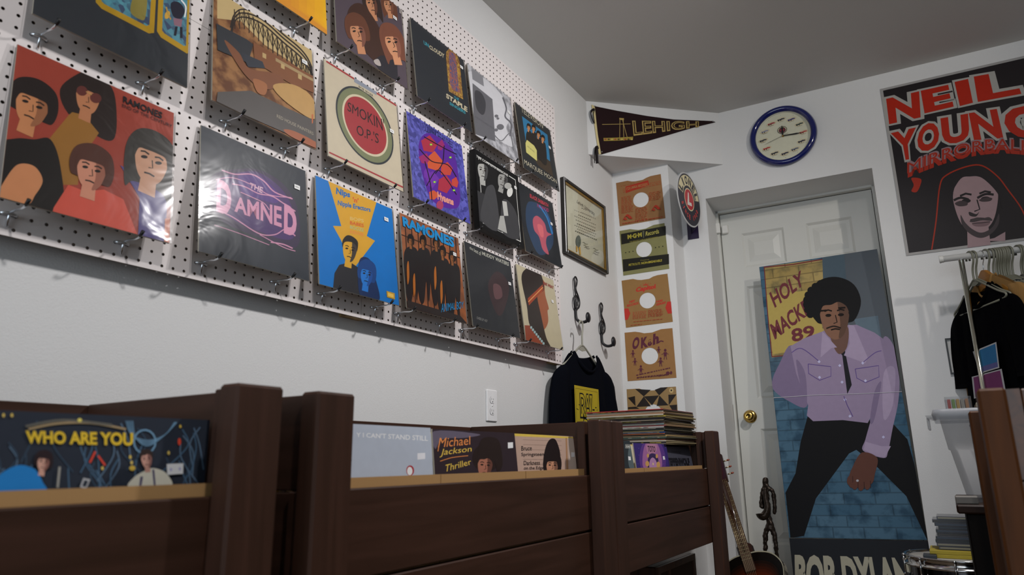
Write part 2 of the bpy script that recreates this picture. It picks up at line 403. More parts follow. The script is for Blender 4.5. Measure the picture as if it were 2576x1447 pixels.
m = MB(); m.box(U0-.004, U0+.02, ZT-.135, ZT-.075, -RD+.012, -RD+.03, mat('#d0cfca', 1.25, .4), bev=.003)
o = m.build('door_sensor'); o.matrix_world = wmat(); tag(o, 'slim white alarm sensor half on the left door jamb', 'sensor')
m = MB(); m.box(U0+.024, U0+.058, ZT-.135, ZT-.085, -RD-.021, -RD+.004, mat('#d0cfca', 1.25, .4), bev=.004)
o = m.build('door_sensor_magnet'); o.matrix_world = wmat(); tag(o, 'small square white alarm sensor half at the upper left corner of the door', 'sensor')
# ================================================================ PEGBOARD
PX = .0254
pegm = mat('#cfc8c6', 1.22, .5, var=.01, bump=.06, scale=90); pegb = mat('#54402f', 1.1, .8)
def peg_panel(k0, k1, r0, r1, y0, y1, z0, z1):
    m = MB(); R = .0034; n = 12; V = []; Fc = []; Mi = []
    ring = [(R*math.cos(2*math.pi*i/n+math.pi/4), R*math.sin(2*math.pi*i/n+math.pi/4)) for i in range(n)]
    ycs = [y0]+[(k+.5)*PX for k in range(k0, k1)]+[y1]; zcs = [z0]+[(r+.5)*PX for r in range(r0, r1)]+[z1]
    fr = []; wl = []
    for a, k in enumerate(range(k0, k1+1)):
        for b, r in enumerate(range(r0, r1+1)):
            c = [(ycs[a+1], zcs[b+1]), (ycs[a], zcs[b+1]), (ycs[a], zcs[b]), (ycs[a+1], zcs[b])]
            o_ = len(V); hy_, hz_ = k*PX, r*PX
            V += [(0, y, z) for y, z in c]+[(0, hy_+p, hz_+q) for p, q in ring]+[(-.005, hy_+p, hz_+q) for p, q in ring]
            for i in range(n):
                j = (i+1) % n; fr.append((o_+i//3, o_+4+j, o_+4+i)); wl.append((o_+4+i, o_+4+j, o_+4+n+j, o_+4+n+i))
            for i in range(4): fr.append((o_+i, o_+(i+1) % 4, o_+4+(3*i+3) % 12))
    m.add(V, fr, pegm); m.f += [list(f) for f in wl]; kb = m.mi(pegb); m.m += [kb]*len(wl); m.sm += [False]*len(wl)
    e = [(0, y0, z0), (0, y1, z0), (0, y1, z1), (0, y0, z1), (-.005, y0, z0), (-.005, y1, z0), (-.005, y1, z1), (-.005, y0, z1)]
    m.add(e, [(0, 4, 5, 1), (1, 5, 6, 2), (2, 6, 7, 3), (3, 7, 4, 0)], pegb)
    return m
pb = empty('pegboard', (0, 0, 0), label='large white painted pegboard on the left wall holding rows of record albums', cat='pegboard')
sp = 34.5*PX; hp = 23.5*PX; lo, hi = -.5*PX, 47.5*PX; yl, yr = -13.5*PX, 82.5*PX+.006
peg_panel(35, 82, 0, 23, sp+.0004, yr, lo, hp-.0004).build('board_panel', pb)
peg_panel(35, 82, 24, 47, sp+.0004, yr, hp+.0004, hi).build('board_panel', pb)
peg_panel(-13, 34, 0, 23, yl, sp-.0004, lo, hp-.0004).build('board_panel', pb)
peg_panel(-13, 34, 24, 47, yl, sp-.0004, hp+.0004, hi).build('board_panel', pb)
raw = mat('#a58a5e', 1.3, .7, kind='wood_z', h2='#6e5638')
for y0 in (-.33, sp-.045, 2.035): MB().box(-.0398, -.0053, y0, y0+.075, lo+.001, hi-.002, raw).build('furring_strip', pb)
MB().ball((.004, 80.3*PX, 40.7*PX), .005, mat('#151515', 1, .4), 10).build('screw_head', pb)
# ================================================================ HOOKS
chrome = mat('#b8bcc0', 1.5, .22, metal=1); rubber = mat('#0c0c0d', 1, .5)
def peg_hook():
    t = empty('peg_hook', cat='hook', group='chrome hooks in the pegboard')
    m = MB(); h = PX/2
    m.tube([(-.004, -h, 0), (.003, -h, .0), (.007, -h+.004, 0), (.0085, 0, .001), (.007, h-.004, 0), (.003, h, 0), (-.004, h, 0)], [.0027, .0027, .003, .0033, .003, .0027, .0027], chrome, 10)
    m.box(.003, .0065, -h*.8, h*.8, -.0035, .0035, chrome, bev=.001); m.build('cross_bar', t)
    MB().tube([(.007, 0, .001), (.006, 0, -.004), (.003, 0, -.023)], .0024, chrome, 10).build('lower_prong', t)
    MB().tube([(.006, 0, .001), (.012, .0, .003), (.030, 0, .0035), (.048, 0, .0015), (.060, 0, .003), (.066, 0, .007)], .0022, chrome, 10).build('arm', t)
    MB().tube([(.063, 0, .0045), (.068, 0, .0085), (.073, 0, .0135)], [.0029, .0034, .0036], rubber, 10).build('rubber_tip', t)
    return t
hook0 = peg_hook(); hook_used = False
def place_hook(k, r, label):
    global hook_used
    h = hook0 if not hook_used else copy_tree(hook0); hook_used = True
    h.location = (0, (k+.5)*PX, r*PX); h['label'] = label
# ================================================================ ALBUMS
def lp_basis(lean): return basis((0, 1, 0), (-lean, 0, math.sqrt(.313**2-lean**2)))
stickm = mat('#c9c9c6', 1.5, .5); inkm = mat('#555555', 1, .6)
def sticker(parent, u, v, w=.018, h=.012, z=.0022):
    m = MB(); m.box(u, u+w, v, v+h, z, z+.0002, stickm)
    for i in range(3): m.box(u+w*(.2+.22*i), u+w*(.3+.22*i), v+h*.3, v+h*.72, z+.0002, z+.00025, inkm)
    m.build('price_sticker', parent)
def album(name, O, B, W, H, k, crop, label, draw, t=.004, edge='#8d877a', group=None, stick=None, plastic=POLY, clipm=True, cat='record album', rough=.42):
    r = empty(name, O, B, label, cat, group)
    a = Art(O, B, W, H, k, crop, clipm, rough); a.base(t, edge); draw(a)
    a.build('cover', r)
    if plastic:
        m = MB(); e = .0035; zf = max(.0021, a.z+.0006)
        m.add([(-e, -.001, zf), (W+e, -.001, zf), (W+e, H+.004, zf), (-e, H+.004, zf), (-e, -.001, -t-.001), (W+e, -.001, -t-.001), (W+e, H+.004, -t-.001), (-e, H+.004, -t-.001)],
              [(0, 1, 2, 3), (0, 4, 5, 1), (1, 5, 6, 2), (4, 0, 3, 7)], plastic)
        m.build('plastic_sleeve', r)
    else: zf = a.z
    if stick: sticker(r, *stick[:2], z=zf+.0002)
    return r
# ================================================================ ALBUM ART (generic prints in the colours of each cover)
def d_red(a):
    a.bg('#8c3a2c'); sk = '#b07850'; K = .38
    a.P('#241a17', [(370, 330), (480, 235), (560, 225), (690, 320), (720, 500), (700, 640), (600, 620), (420, 480)], True)
    a.P('#8a6028', [(300, 640), (440, 470), (520, 490), (610, 600), (500, 760), (480, 920), (370, 920)])
    a.head(540, 385, 75, 95, '#a8714e', '#241a17', 'long', 8, None, .3)
    a.E('#5a2c26', 505, 340, 34, 30, 20); a.E('#5a2c26', 590, 385, 36, 30, 20); a.L('#b08a50', [(530, 345), (565, 365)], 5)
    a.head(195, 435, 105, 120, sk, '#1f1715', 'mop', 14, '#8a5a3c', .2)
    a.P('#191513', [(-10, 690), (90, 635), (210, 640), (310, 640), (370, 800), (380, 1080), (170, 1060), (-10, 1010)], True)
    a.P('#b57c54', [(-10, 960), (70, 830), (130, 790), (215, 810), (262, 895), (215, 985), (160, 1045), (-10, 1000)], True)
    a.P('#b84e3e', [(330, 1060), (420, 920), (520, 960), (640, 950), (760, 1010), (850, 1240), (600, 1190), (320, 1100)])
    a.P('#4a4275', [(740, 800), (860, 1000), (850, 1240), (1010, 1290), (1040, 930), (900, 880)])
    a.head(930, 780, 105, 135, '#b48a70', '#33302c', 'long', 8, None, .3)
    a.head(560, 835, 92, 115, '#b88068', '#4a2a20', 'mop', 8, '#8e5a48', .2)
    a.P('#b0684a', [(1015, 1130), (1045, 1125), (1040, 1290), (1010, 1270)])
    a.T('#15151a', 'RAMONES', (756, 412), (995, 515), (1000, 475), (758, 372), .03)
    a.T('#15151a', 'END OF THE CENTURY', (752, 440), (1060, 570), (1060, 550), (752, 420), .0)
def d_tarot(a):
    a.bg('#2a2d31')
    for out, inn in (([(820, -200), (830, 20), (880, 75), (1290, 290), (1335, 285), (1362, -200)], [(870, -200), (880, 10), (905, 35), (1270, 225), (1295, 215), (1320, -200)]),
                     ([(1380, -200), (1360, 270), (1395, 325), (1620, 465), (1648, 450), (1668, -200)], [(1425, -200), (1405, 265), (1425, 290), (1595, 400), (1612, 395), (1630, -200)])):
        a.P('#9a7a1c', out); a.P(mat('#20304e', 1.6, .5, kind='voronoi', scale=70, h2='#3f7a86'), inn)
    a.P('#7a7038', [(1170, -50), (1270, -50), (1260, 150), (1215, 170), (1130, 100)], True); a.P('#20202c', [(1480, 30), (1550, 20), (1600, 90), (1570, 160), (1500, 140)], True)
    a.L('#cfcfc8', [(1570, 0), (1610, 60), (1600, 150)], 12, True); a.P('#7a5a66', [(1500, 155), (1580, 170), (1570, 235), (1510, 220)])
    a.E('#b08a3a', 1450, 130, 22, 36, 20); a.L('#a0803a', [(1440, 60), (1455, 120), (1480, 170)], 12); a.L('#1c1c26', [(1530, 230), (1515, 310)], 22); a.L('#1c1c26', [(1570, 235), (1570, 330)], 22)
def d_coaster(a):
    a.bg(mat('#5e3c28', 1.4, .5, kind='mottle', scale=26, h2='#8a6440', spec=.15))
    a.P('#a8946a', [(200, -200), (970, 250), (970, 640), (760, 470), (560, 340), (380, 160), (200, 140)])
    dk = '#2a2320'
    for o in (0, 28, 60):
        a.L(dk, [(300, 210+o*2), (330, 110+o), (400, 70+o), (540, 120+o), (700, 260+o), (830, 370+o), (900, 470+o), (950, 620+o)], 11, True)
    for i in range(17):
        x = 330+i*36; y = 70+max(0, i-2)*31
        a.L(dk, [(x, y), (x+4, y+150)], 7); a.L(dk, [(x, y+10), (x+34, y+120)], 4); a.L(dk, [(x+34, y+20), (x, y+110)], 4)
    a.P('#70482f', [(470, 320), (960, 600), (965, 720), (760, 640), (480, 470)]); a.P('#8f7a58', [(640, 440), (960, 620), (960, 640), (640, 465)])
    for x, y in ((540, 400), (680, 480), (810, 560)): a.P('#a08a60', [(x, y), (x+28, y+14), (x+28, y+50), (x, y+36)])
    a.P('#2e3034', [(190, 180), (420, 300), (470, 340), (430, 480), (200, 380)]); a.P('#6e4630', [(250, 310), (360, 400), (440, 520), (640, 560), (700, 630), (560, 680), (400, 560)], True)
    a.P('#30333a', [(380, 400), (540, 470), (560, 520), (430, 510)]); a.P('#a08050', [(620, 650), (760, 640), (900, 720), (960, 860), (900, 900), (700, 760)], True)
    a.P('#8a5a3a', [(470, 600), (570, 640), (560, 720), (500, 700)], True); a.P('#4a4644', [(200, 700), (450, 690), (700, 810), (965, 930), (965, 1120), (190, 780)])
    a.P('#8a5238', [(700, 985), (790, 1000), (960, 1090), (960, 1130), (760, 1040)], True); a.P('#a05a38', [(912, 870), (924, 868), (922, 935), (914, 940)])
    a.T('#8d8676', 'RED HOUSE PAINTERS', (648, 893), (925, 1028), (925, 1005), (648, 868))
def d_orange(a):
    a.bg('#b97a28')
    for i, c in enumerate(('#bd8026', '#c18623', '#c58c20', '#c9921e', '#cd971c')): a.P(c, [(760+i*60, -300), (1100, -300), (1100, 260), (1040, 235), (760+i*60, 40+i*30)])
def d_stooges(a):
    a.bg('#4a4048'); h = '#5a3626'; s1 = '#a87858'
    a.head(1500, 40, 38, 62, s1, h, 'long', -10, '#6a4232', .3); a.head(1370, 30, 45, 80, s1, '#2e201c', 'long', -12, '#5a382a', .3)
    a.P('#3a241c', [(1190, 90), (1250, 25), (1330, 60), (1440, 240), (1470, 420), (1400, 470), (1200, 240)], True)
    a.head(1265, 250, 62, 100, s1, h, 'mop', -12, '#70483a', .3)
    a.P('#26242a', [(1380, 460), (1440, 420), (1560, 440), (1570, 610), (1450, 560)]); a.P('#9a928e', [(1385, 460), (1420, 450), (1440, 500), (1400, 490)], True)
    a.head(1530, 330, 62, 100, '#b08060', '#6a4030', 'long', -16, '#7c5040', .35)
    a.P('#86807e', [(1578, 65), (1600, 78), (1600, 112), (1578, 98)])
def d_smokin(a):
    a.bg('#a89f8c'); cr = a.crop; cen = a.p((1328, 952)); a.crop = None
    u, v = cen
    for c, r in (('#2c3034', .1215), ('#6a6e52', .1155), ('#b0a890', .0965), ('#8a3034', .0895)): a.E(c, u, v, r, r, n=56)
    a.crop = cr
    a.L('#8c3034', [(1027, 465), (1565, 805)], 11); a.L('#8c3034', [(1048, 1155), (1618, 1425)], 11)
    a.P('#7a7f88', [(1238, 560), (1410, 660), (1408, 722), (1238, 622)])
    a.T('#2c3a70', 'SAC', (1302, 635), (1350, 660), (1350, 645), (1302, 617)); a.P('#b0a890', [(1268, 648), (1385, 725), (1385, 742), (1268, 665)])
    a.T('#1c1c1c', 'BOB SEGER', (1272, 664), (1383, 737), (1383, 722), (1272, 648), .02)
    a.T('#1e1a1a', "SMOKIN'", (1186, 838), (1472, 1002), (1462, 905), (1190, 770), .0)
    a.T('#1e1a1a', "O.P.'S", (1258, 1018), (1424, 1090), (1424, 1015), (1256, 942), .0)
def d_damned(a):
    a.bg('#30343a')
    for c, g in (('#382f44', [(180, 450), (400, 390), (560, 410), (720, 520), (810, 700), (800, 960), (560, 900), (220, 740)]), ('#432f5c', [(220, 480), (420, 410), (550, 430), (700, 550), (780, 720), (770, 900), (560, 860), (250, 700)]),
                 ('#4a2f6e', [(380, 430), (520, 440), (660, 560), (650, 640), (500, 600), (400, 560)])): a.P(c, g, True)
    pk = '#b48098'
    for pts, w in (([(255, 400), (350, 430), (470, 430), (560, 480), (640, 560), (770, 610)], 9), ([(210, 470), (330, 455), (480, 510), (600, 580), (760, 600)], 6), ([(330, 500), (420, 520), (520, 570), (620, 590), (700, 640), (790, 700)], 8),
                   ([(215, 690), (330, 740), (520, 860), (640, 870), (720, 830), (790, 880)], 8), ([(200, 800), (380, 860), (600, 945)], 5), ([(530, 870), (700, 960), (790, 990)], 6), ([(390, 560), (480, 600), (560, 640), (600, 690)], 6), ([(610, 925), (700, 940), (770, 970)], 9)): a.L(pk, pts, w, True)
    a.T('#b898a8', 'THE', (455, 527), (548, 570), (556, 528), (460, 490), .03)
    a.T(pk, 'D', (212, 700), (322, 740), (325, 500), (222, 462), .05); a.T(pk, 'AMNE', (345, 700), (690, 818), (690, 668), (345, 590), .03); a.T(pk, 'D', (705, 858), (798, 895), (800, 690), (708, 640), .06)
def d_nips(a):
    a.bg('#1066a6'); y = '#b58c2c'
    a.P(y, [(1028, 476), (1382, 630), (1310, 880), (1370, 915), (1215, 1118), (1120, 905), (1065, 806), (1125, 808)])
    a.T('#1a5f9c', 'Nips', (1085, 588), (1188, 612), (1190, 560), (1088, 525), .04); a.T('#b04a2c', "'n'", (1208, 632), (1250, 640), (1250, 606), (1208, 595), .03)
    a.T('#1a5f9c', 'Nipple Erectors', (1098, 665), (1338, 715), (1338, 672), (1100, 618), .03)
    for i, (t, c) in enumerate((('BOPS', '#b8a060'), ('BABES', '#b0502c'), ('BOOZE', '#98a070'), ('& BOVVER', '#c07a40'))): a.T(c, t, (1188, 762+i*32), (1288, 782+i*34), (1288, 758+i*34), (1188, 738+i*32), .02)
    a.P('#26262a', [(1065, 1255), (1075, 1150), (1110, 1090), (1190, 1070), (1255, 1115), (1270, 1320), (1180, 1300)], False)
    a.head(1185, 985, 52, 82, y, '#22211f', 'short', 6, '#3a3430', .2)
    a.P('#14294f', [(1255, 1060), (1330, 1050), (1370, 1180), (1400, 1350), (1260, 1310)], True); a.head(1308, 1165, 46, 78, '#1f68ac', '#173c70', 'mop', 6, '#1a4684', .2)
    a.P('#a8862c', [(1452, 1280), (1512, 1297), (1514, 1343), (1456, 1326)]); a.P('#c8a850', [(1462, 1292), (1504, 1305), (1505, 1331), (1464, 1318)])
def d_uncloudy(a):
    a.bg('#23262b')
    a.T('#2f7f8c', 'UN', (218, 300), (260, 330), (258, 298), (214, 268), .03); a.T('#a89f86', 'CLOUDY', (263, 335), (386, 418), (388, 382), (263, 305), .03); a.T('#a89f86', 'DAY', (403, 432), (462, 470), (460, 440), (402, 400), .03)
    a.P(mat('#5a3018', 1.6, .5, kind='voronoi', scale=150, h2='#9a7a2c'), [(402, 420), (402, 365), (425, 337), (460, 350), (495, 395), (515, 450), (528, 600), (543, 757), (425, 690)])
    a.P(mat('#1f3f6a', 1.6, .5, kind='voronoi', scale=190, h2='#8a4a2c'), [(425, 372), (450, 370), (480, 410), (505, 640), (515, 700), (440, 650), (430, 480)], True)
    a.T('#a89f86', 'STAPLE', (402, 742), (578, 864), (577, 822), (402, 704), .04); a.T('#2f7f8c', 'THE', (466, 748), (508, 770), (508, 748), (466, 728), .02); a.T('#2f7f8c', 'SINGERS', (430, 800), (563, 880), (562, 855), (430, 776), .03)
def d_moon(a):
    a.bg(mat('#6e6e72', 1.6, .5, kind='mottle', scale=26, h2='#97979b', bump=0)); a.P('#a9a9ac', [(585, 530), (700, 570), (860, 720), (930, 900), (900, 1000), (960, 1150), (800, 1080), (640, 1040), (600, 700)], True)
    a.P('#707074', [(612, 505), (705, 562), (715, 650), (620, 590)]); a.P('#58585c', [(620, 622), (785, 755), (810, 1105), (632, 1040)])
    a.P('#38383c', [(640, 690), (690, 700), (728, 780), (720, 870), (690, 880), (650, 820)], True); a.T('#45454a', 'A MOON SHAPED POOL', (640, 905), (800, 1010), (800, 995), (640, 890))
    for q in ((818, 895, 16), (830, 915, 12), (850, 985, 30), (815, 1010, 16)): a.E('#5c5c60', q[0], q[1], q[2], q[2]*.8)
    a.L('#55555a', [(870, 740), (900, 830), (890, 900), (940, 960), (930, 1060)], 12, True); a.L('#606064', [(800, 1050), (860, 1100), (930, 1040), (960, 1180)], 8, True)
def d_tv(a):
    a.bg('#26282a'); a.P('#2a6688', [(1030, 895), (1240, 1050), (1250, 1140), (1262, 1270), (1060, 1100)])
    a.P('#3a3026', [(1060, 1100), (1262, 1270), (1290, 1400), (1160, 1300), (1080, 1150)])
    for x, y in ((1085, 990), (1125, 1000), (1165, 1050), (1200, 1085)):
        a.P('#24211e', [(x-22, y+60), (x, y+25), (x+25, y+55), (x+32, y+210), (x-15, y+175)], True); a.head(x, y, 12, 24, '#a87850', '#1c1815', 'mop', 5, None, .5)
    a.P('#a8a468', [(1056, 1120), (1068, 1092), (1128, 1140), (1150, 1180), (1152, 1268), (1062, 1196)]); a.T('#50503a', 'WHITE LABEL PROMO', (1072, 1150), (1130, 1200), (1130, 1188), (1072, 1138))
    a.T('#a39d8a', 'TELEVISION', (1022, 860), (1200, 998), (1200, 958), (1018, 815), .0); a.T('#a39d8a', 'MARQUEE MOON', (1048, 1298), (1318, 1462), (1312, 1422), (1046, 1252), .0)
def d_siouxsie(a):
    a.bg(mat('#1c1c62', 1.6, .5, kind='voronoi', scale=85, h2='#4a4a9a', bump=0)); a.T('#141430', 'SIOUXSIE & THE BANSHEES', (198, 158), (360, 258), (358, 222), (196, 108), .01)
    pur, red, org, crm = '#48207a', '#8c2838', '#a8482c', '#7c2456'
    a.P(pur, [(165, 240), (210, 170), (290, 200), (360, 270), (390, 400), (400, 560), (360, 600), (250, 560), (190, 420)], True)
    for i, (cx, cy, r) in enumerate(((225, 235, 50), (310, 285, 46), (250, 330, 52), (200, 320, 34), (330, 370, 44), (240, 430, 44), (310, 460, 50), (345, 540, 38), (250, 520, 34), (290, 240, 30), (370, 450, 26), (210, 400, 30))):
        rr = random.Random(i); a.P((red, pur, org, crm, '#a03a30', '#5c2a86')[i % 6], [(cx+r*math.cos(t+rr.uniform(-.3, .3))*rr.uniform(.6, 1.1), cy+r*1.2*math.sin(t)*rr.uniform(.6, 1.1)) for t in (0, 1.2, 2.4, 3.6, 4.9)])
    for pts in ([(195, 190), (300, 250), (380, 290)], [(170, 260), (240, 330), (330, 350), (380, 420)], [(210, 470), (270, 380), (330, 440), (380, 520)], [(200, 330), (230, 450), (240, 550)], [(310, 240), (300, 340), (260, 400)]): a.L('#1a1020', pts, 5, True)
    for x, y in ((235, 235), (255, 448), (345, 308), (365, 495)): a.E('#4a9a3c', x, y, 8, 6); a.E('#c0b040', x, y, 4, 3)
    a.T('#b87a70', 'Hyaena', (272, 560), (362, 592), (366, 545), (270, 500), .05); a.E('#8a3450', 285, 580, 20, 26)
def d_box(a):
    a.bg('#0e0e0f'); W_, H_ = a.W, a.H; cr = a.crop; a.crop = None
    a.P2('#a8a8a4', .022, .022, W_-.022, H_-.022); a.P2('#161617', .026, .026, W_-.026, H_-.026); a.crop = cr
    a.P('#2c2c2e', [(470, 480), (545, 520), (560, 640), (640, 735), (505, 665)]); a.P('#38383a', [(560, 470), (600, 490), (620, 720), (520, 660), (540, 520)], True)
    a.P('#333335', [(640, 560), (680, 560), (725, 640), (735, 770), (640, 730)], True); a.P('#8c8c88', [(628, 640), (650, 640), (668, 740), (615, 715)]); a.P('#9a9a96', [(640, 555), (665, 560), (675, 640), (650, 640)])
    a.head(530, 385, 30, 52, '#8d8d89', '#141414', 'short', 0, '#3c3c3c', .3); a.head(642, 440, 28, 46, '#7c7c79', '#161616', 'short', 10, '#3a3a3a', .3); a.E('#b0b0ac', 683, 505, 16, 28, 10); a.E('#8a8a86', 672, 470, 20, 18, 10)
    a.T('#b0b0ac', 'THE COMPLETE SESSIONS', (492, 306), (672, 418), (672, 405), (492, 293), .02)
def d_sab(a):
    a.bg('#1e2024'); a.P('#24364e', [(790, 560), (900, 620), (930, 800), (850, 860), (780, 700)], True)
    a.T('#a0303c', 'BLACK SABBATH', (798, 535), (902, 592), (902, 572), (798, 513), .03); a.T('#8c2e5c', 'PARANOID', (840, 590), (905, 620), (905, 600), (840, 570), .02)
    a.L('#2a6ca0', [(850, 580), (895, 650), (925, 745)], 6, True); a.L('#2a5a90', [(880, 600), (915, 680), (928, 740)], 4, True)
    a.P('#9a4a58', [(815, 660), (840, 640), (880, 680), (895, 730), (920, 745), (895, 760), (890, 800), (905, 860), (870, 830), (850, 760), (822, 720)], True); a.P('#b05a60', [(840, 690), (870, 700), (875, 760), (855, 750)], True)
def d_animal(a):
    a.bg(mat('#6a3c1e', 1.6, .5, kind='mottle', scale=16, h2='#8a4c22'))
    for i in range(10):
        x = 50+i*36; y = 630+i*14; a.L('#2c1c18', [(x, y), (x+30, y+560)], 6)
    a.L('#2a1c16', [(50, 740), (400, 880)], 5)
    for x, y, s_ in ((120, 785, 1.0), (190, 790, .95), (265, 800, .9), (300, 850, .9), (355, 880, 1.0)):
        a.P('#1e1b1c', [(x-38*s_, y+190), (x-36*s_, y+60), (x, y+30), (x+40*s_, y+60), (x+45*s_, y+200), (x+35*s_, y+340), (x+20*s_, y+220), (x+5, y+340), (x-20*s_, y+330)], True)
        a.head(x, y, 13, 28, '#80502c', '#171313', 'mop', 0, '#3c2618', .3)
    for x, y in ((95, 930), (250, 960), (130, 1000), (285, 1040)): a.P('#9a5c24', [(x, y), (x+10, y-30), (x+14, y+60), (x+4, y+100)], True)
    a.P('#2a2524', [(95, 1120), (400, 1210), (440, 1255), (90, 1170)])
    a.T('#1c7cae', 'RAMONES', (75, 700), (366, 824), (363, 765), (68, 642), .05); a.T('#1c7cae', 'ANIMAL', (290, 1190), (370, 1172), (370, 1135), (292, 1140), .0); a.T('#1c7cae', 'BOY', (378, 1175), (418, 1165), (418, 1128), (378, 1130), .0)
def d_muddy(a):
    a.bg('#2b2c2f'); a.P('#3a2e30', [(560, 1040), (600, 960), (650, 980), (680, 1060), (640, 1200), (600, 1180)], True); a.P('#5a4244', [(590, 1030), (630, 1040), (640, 1100), (600, 1110)], True)
    a.T('#9a9a90', 'the best of', (455, 828), (520, 868), (520, 842), (455, 812), .01); a.T('#9a9a90', 'MUDDY WATERS', (526, 862), (678, 926), (678, 905), (526, 842), .03)
    a.T('#80807c', 'CHESS LP 1427', (495, 1226), (556, 1246), (556, 1232), (495, 1212), .0)
def d_wray(a):
    a.bg('#a39b84'); a.P('#7c3a28', [(768, 1262), (830, 1265), (870, 1330), (900, 1390), (775, 1345)]); sk = '#8a5034'
    a.P(sk, [(790, 1020), (870, 1000), (885, 1090), (905, 1165), (898, 1180), (902, 1240), (885, 1280), (860, 1290), (810, 1180)], True)
    a.P('#2c2422', [(750, 1000), (770, 945), (820, 930), (860, 970), (878, 1060), (840, 1090), (860, 1200), (890, 1330), (915, 1385), (880, 1375), (800, 1270), (780, 1150)], True)
    a.P('#8a3c24', [(785, 1110), (870, 1030), (875, 1062), (792, 1150)]); a.L('#c08a50', [(788, 1130), (872, 1046)], 5)
    for i in range(8): a.E('#8aa0a0', 805+i*10, 1275+i*13, 6, 8)
    a.T('#7a2c28', 'LINK WRAY', (872, 1030), (932, 1058), (932, 1040), (872, 1012), .05)
C1, C3, C4, C5, C6 = (0, 90, .4078), (480, 0, .3318), (470, 290, .34546), (1000, 20, .3041), (980, 260, .44248)
ROWZ = {0: .034, 1: .392, 2: .746}
HL = dict(red='red album with four dark-haired people', tarot='black album with yellow-framed panels', damned='dark grey album with purple lettering', coaster='sepia roller coaster album', orange='plain orange and yellow album', nips='bright blue album with a yellow arrow', smokin='cream album with a red disc', stooges='album with four long-haired faces', animal='album with blue lettering and standing figures', siouxsie='blue album with a red abstract figure', uncloudy='black stained glass album', muddy='nearly black album with white lettering', box='thick black boxed set', moon='grey marbled album', wray='cream album with the profile', sab='black album with a small pink figure', tv='black album with the yellow note')
WALL = [  # name, y0, row, crop, draw, label, hooks, sticker, edge, plastic
 ('red', -.047, 0, C1, d_red, 'album with a red cover showing four dark-haired people, lower left of the pegboard', (-1, 7), None, POLY2),
 ('tarot', -.047, 1, (0, 0, .29024), d_tarot, 'black album with two yellow-framed blue panels above the red album', (-1, 7), None, POLY2),
 ('damned', .329, 0, C4, d_damned, 'dark grey album with glowing purple and pink lettering', (14, 22), (.268, .245), POLY2),
 ('coaster', .324, 1, C3, d_coaster, 'sepia album with a roller coaster and an old car', (15, 22), (.27, .25), POLY2),
 ('orange', .34, 2, C3, d_orange, 'plain orange and yellow album cut off by the top of the photo', (15, 22), None, None),
 ('nips', .673, 0, C4, d_nips, 'bright blue album with a yellow jagged arrow and two people', (28, 36), (.268, .26), POLY),
 ('smokin', .678, 1, C3, d_smokin, 'cream album with a large red disc ringed in green', (28, 36), (.265, .19), POLY),
 ('stooges', .686, 2, C3, d_stooges, 'dark purple album with four long-haired faces', (28, 36), (.262, .245), POLY),
 ('animal', 1.018, 0, C6, d_animal, 'brown and black album with blue lettering and standing figures', (40, 48), (.265, .235), POLY),
 ('siouxsie', 1.036, 1, C6, d_siouxsie, 'blue album with a red and purple abstract figure', (42, 50), None, None),
 ('uncloudy', 1.044, 2, C5, d_uncloudy, 'black album with a stained glass window and teal and cream lettering', (42, 50), (.278, .26), POLY),
 ('muddy', 1.363, 0, C6, d_muddy, 'nearly black album with small white lettering along its top', (53, 62), (.27, .205), POLY2),
 ('box', 1.392, 1, C6, d_box, 'thick black boxed set with a white-framed grey photo of two people', (54, 64), (.27, .245), None),
 ('moon', 1.378, 2, C5, d_moon, 'grey marbled album with a darker grey square', (55, 64), (.27, .22), POLY),
 ('wray', 1.715, 0, C6, d_wray, 'cream album with a dark-haired profile and orange headband', (67, 77), (.26, .2), POLY),
 ('sab', 1.728, 1, C6, d_sab, 'black album with a small pink figure and blue arcs', (68, 78), (.255, .19), POLY2),
 ('tv', 1.724, 2, C5, d_tv, 'black album with four figures on blue and a pale yellow note', (69, 77), (.265, .2), POLY),
]
for nm, y0, row, crop, fn, lab, hk, st, pl in WALL:
    lean = .040; t = .004; W_ = .309; H_ = .311; x0 = .048
    if nm == 'box': t = .024; x0 = .056; lean = .024
    B = lp_basis(lean)
    album('record_album', (x0, y0, ROWZ[row]+.003), B, W_, H_, 1.48, crop, lab, fn, t, '#8d877a' if nm != 'box' else '#111111', 'record albums hung on the pegboard', st, pl)
    for i, k in enumerate(hk):
        place_hook(k, 14*row+1, '%s chrome hook under the %s' % (('left', 'right')[i], HL[nm]))
# ================================================================ THINGS ON THE LEFT WALL AND CORNER
LW = -.04
# outlet
oc = hx(1235, 1021, LW); ow, oh = .07, .115
r = empty('wall_outlet', (LW, oc.y-ow/2, oc.z-oh/2), lp_basis(0), 'white double electrical outlet on the left wall above the record bins', 'outlet')
wp = mat('#c9c8cc', 1.5, .35)
MB().box(0, ow, 0, oh, 0, .006, wp, bev=.003).build('cover_plate', r)
for v in (.037, .078):
    m = MB(); pts = [(.035+.0165*math.cos(t*math.pi/12), v+.0145*math.sin(t*math.pi/12)) for t in range(24)]
    pts = [(x, max(v-.0125, min(v+.0125, y))) for x, y in pts]
    m.prism(pts, .006, .0075, wp, sidem=mat('#77767a')); bk = mat('#1c1c1c')
    m.box(.028, .0295, v-.001, v+.007, .0075, .0077, bk); m.box(.0405, .042, v-.001, v+.006, .0075, .0077, bk); m.ball((.035, v-.007, .0072), .0024, bk, 8); m.build('socket', r)
MB().lathe([(0, .0078), (.003, .0075), (.0032, .006)], wp, 12, Matrix.Translation((.035, oh/2, 0))).build('screw', r)
